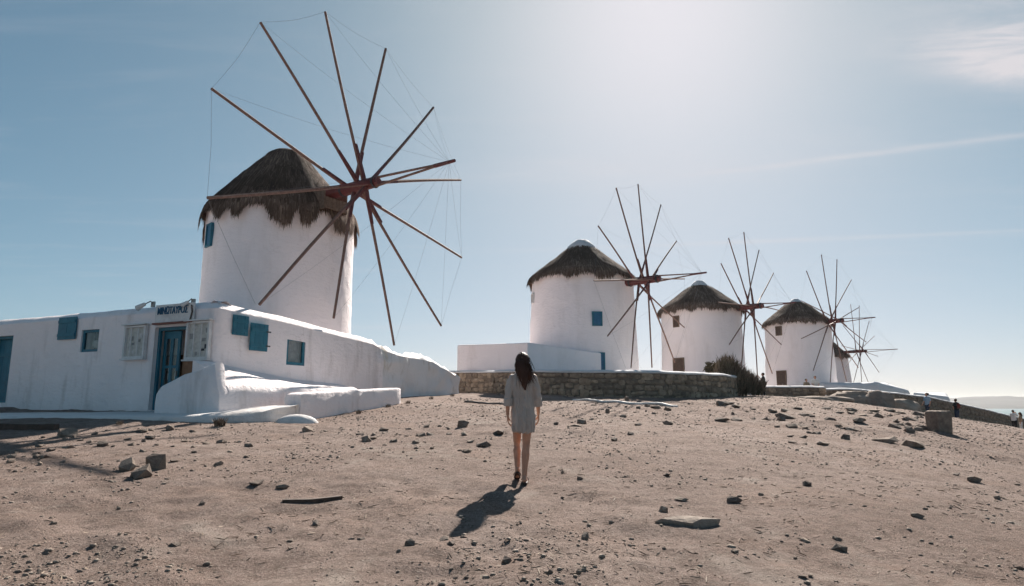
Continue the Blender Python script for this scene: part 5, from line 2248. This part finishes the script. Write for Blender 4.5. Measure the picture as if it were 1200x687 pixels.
def build_person(P, height, facing, label, top, legs, hair, bare_arms=True, pose='stand', hat=None, bag=None):
    """small distant person: continuous body with clothes as children; facing = yaw of the front (0 = +Y)"""
    root = thing('person', label, 'person', P, 'distant visitors')
    root.rotation_euler = (0, 0, facing)
    k = height / 1.7

    def S(p):
        return Vector(p) * k
    b = MB()
    sit = pose == 'sit'
    hz = .88
    if sit:
        kn = [(-.10, .42, .84), (.10, .42, .84)]
        an = [(-.10, .45, .42), (.10, .45, .42)]
    elif pose == 'walk':
        kn = [(-.09, .14, .48), (.09, -.02, .48)]
        an = [(-.09, .22, .08), (.09, -.20, .10)]
    else:
        kn = [(-.10, .02, .48), (.10, .03, .48)]
        an = [(-.11, -.02, .08), (.11, -.02, .08)]
    for i, s_ in enumerate((-1, 1)):
        limb(b, [S((.09 * s_, 0, hz)), S(kn[i]), S(an[i])], [.085 * k, .06 * k, .042 * k], 8)
        a = Vector(an[i])
        limb(b, [S(a), S(a + Vector((0, .14, -.04)))], [.042 * k, .034 * k], 8)
    b.loft([[S(p) for p in ring_xy(c, rx, ry, 12)] for c, rx, ry in (((0, 0, .82), .13, .10), ((0, 0, .92), .16, .11), ((0, 0, 1.1), .14, .10), ((0, 0, 1.3), .175, .11), ((0, 0, 1.40), .15, .08), ((0, 0, 1.44), .07, .06))])
    limb(b, [S((0, 0, 1.4)), S((0, .02, 1.50))], [.055 * k, .05 * k], 8)
    b.ball(S((0, .025, 1.58)), .08 * k, .095 * k, .115 * k, 10, 8)
    b.ball(S((0, .115, 1.57)), .016 * k, .02 * k, .025 * k, 6, 5)
    arms = {'stand': [((-.24, -.03, 1.13), (-.23, .05, .88)), ((.24, -.03, 1.13), (.23, .05, .88))],
            'walk': [((-.24, -.06, 1.13), (-.22, .02, .88)), ((.24, .02, 1.13), (.22, .18, .92))],
            'sit': [((-.24, .05, 1.13), (-.14, .28, .98)), ((.24, .05, 1.13), (.14, .28, .98))],
            'photo': [((-.24, .14, 1.22), (-.06, .30, 1.46)), ((.24, .14, 1.22), (.06, .30, 1.46))],
            'hips': [((-.36, -.05, 1.15), (-.20, .08, 1.0)), ((.36, -.05, 1.15), (.20, .08, 1.0))]}[pose]
    for s_, (e, w) in zip((-1, 1), arms):
        limb(b, [S((.18 * s_, 0, 1.37)), S(e), S(w)], [.052 * k, .042 * k, .03 * k], 8)
        wv = Vector(w)
        dn = (wv - Vector(e)).normalized()
        limb(b, [S(wv), S(wv + dn * .09)], [.032 * k, .028 * k], 8)
        for f in range(4):
            o_ = Vector((0, .026 - .017 * f, 0))
            limb(b, [S(wv + dn * .08 + o_), S(wv + dn * (.15 - .008 * abs(f - 1)) + o_)], [.010 * k, .009 * k], 5)
    link('body', remeshed(b, 'body', .014 * k, 2), MAT['skin'], root)
    t = MB()
    t.loft([[S(p) for p in ring_xy(c, rx, ry, 14)] for c, rx, ry in (((0, 0, .86), .19, .14), ((0, 0, 1.1), .175, .13), ((0, 0, 1.3), .20, .13), ((0, 0, 1.41), .165, .095), ((0, 0, 1.46), .075, .07))])
    for s_, (e, w) in zip((-1, 1), arms):
        sh = Vector((.17 * s_, 0, 1.37))
        end = sh.lerp(Vector(e), .75)
        limb(t, [S(sh), S(end)], [.078 * k, .070 * k], 10)
    link('shirt', remeshed(t, 'shirt', .016 * k, 2), top, root)
    l = MB()
    for i, s_ in enumerate((-1, 1)):
        lowp = Vector(kn[i]).lerp(Vector(an[i]), .75 if legs[1] == 'long' else .05)
        limb(l, [S((.085 * s_, 0, hz)), S(kn[i]), S(lowp)], [.112 * k, .085 * k, .072 * k], 10)
    l.ball(S((0, 0, .90)), .18 * k, .135 * k, .12 * k, 12, 8)
    link('trousers' if legs[1] == 'long' else 'shorts', remeshed(l, 'trousers', .016 * k, 2), legs[0], root)
    h = MB()
    h.ball(S((0, -.005, 1.61)), .095 * k, .105 * k, .105 * k, 12, 8)
    if hair == 'long':
        limb(h, [S((0, -.05, 1.58)), S((0, -.10, 1.42)), S((.01, -.11, 1.30))], [.085 * k, .07 * k, .03 * k], 10)
    if hair == 'wild':
        h.ball(S((-.06, -.04, 1.62)), .11 * k, .09 * k, .08 * k, 10, 8)
        h.ball(S((.07, -.03, 1.60)), .09 * k, .08 * k, .09 * k, 10, 8)
    link('hair', remeshed(h, 'hair', .014 * k, 2), hat or MAT['hair'], root)
    if bag is not None:
        q = MB()
        q.loft([[S(p) for p in ring_xy((0, -.20, z), rx, ry, 10)] for z, rx, ry in ((1.0, .10, .05), (1.04, .14, .08), (1.28, .13, .08), (1.36, .08, .05))])
        off = Vector(root.location)
        me = mesh_from('backpack', q.v, q.f, True)
        link('backpack', me, bag, root)
    return root


def feet_at(px, py, Y):
    P = at(px, py, Y)
    return Vector((P.x, P.y, gz(P.x, P.y)))


def sized(px, py_top, py_bot, Y):
    P = at(px, py_bot, Y)
    return Vector((P.x, P.y, P.z)), at(px, py_top, Y).z - P.z


P = feet_at(1088, 486, 46.0)
build_person(P, at(1088, 460.5, 46.0).z - P.z if at(1088, 460.5, 46.0).z - P.z > 1.3 else 1.6, R(100), 'visitor in a light blue shirt with wild hair walking along the wall', MAT['cloth_blue'], (MAT['cloth_navy'], 'short'), 'wild', True, 'walk', MAT['hair_red'] if 'hair_red' in MAT else None)
P = feet_at(1122, 490, 50.5)
build_person(P, 1.72, R(15), 'visitor in dark clothes with a dull red backpack, hands on hips by the wall', MAT['cloth_black'], (MAT['cloth_navy'], 'long'), 'short', True, 'hips', None, MAT['cloth_red'])
P = feet_at(1189, 499, 52.0)
build_person(P, 1.66, R(-60), 'visitor in a white top and dark trousers at the low end of the wall', MAT['cloth_white'], (MAT['cloth_black'], 'long'), 'short', True, 'photo')
P = feet_at(1197, 500, 52.5)
build_person(P, 1.58, R(60), 'visitor with long dark hair in pale clothes facing the one in the white top', MAT['cloth_tan'], (MAT['cloth_white'], 'long'), 'long', True, 'stand')
P = feet_at(895, 452, 45.0)
P.z = at(895, 466, 45.0).z
build_person(P, at(895, 437, 45.0).z - P.z, R(70), 'person in black taking a picture beside the dry bush', MAT['cloth_black'], (MAT['cloth_black'], 'long'), 'short', True, 'photo')
P = feet_at(945, 452, 48.5)
P.x = at(945, 450, 48.5).x
P.z = at(945, 453, 48.5).z - 1.02
build_person(P, at(945, 444.0, 48.5).z - P.z, R(190), 'person in tan resting on the low wall, leaning over beside another', MAT['cloth_tan'], (MAT['cloth_navy'], 'long'), 'short', True, 'sit')
P = feet_at(955, 452, 48.5)
P.x = at(955.5, 450, 48.5).x
P.z = at(955, 453, 48.5).z - .95
build_person(P, at(955, 440.5, 48.5).z - P.z, R(170), 'person in white sitting upright on the low wall under the mill', MAT['cloth_white'], (MAT['cloth_tan'], 'long'), 'short', True, 'sit')
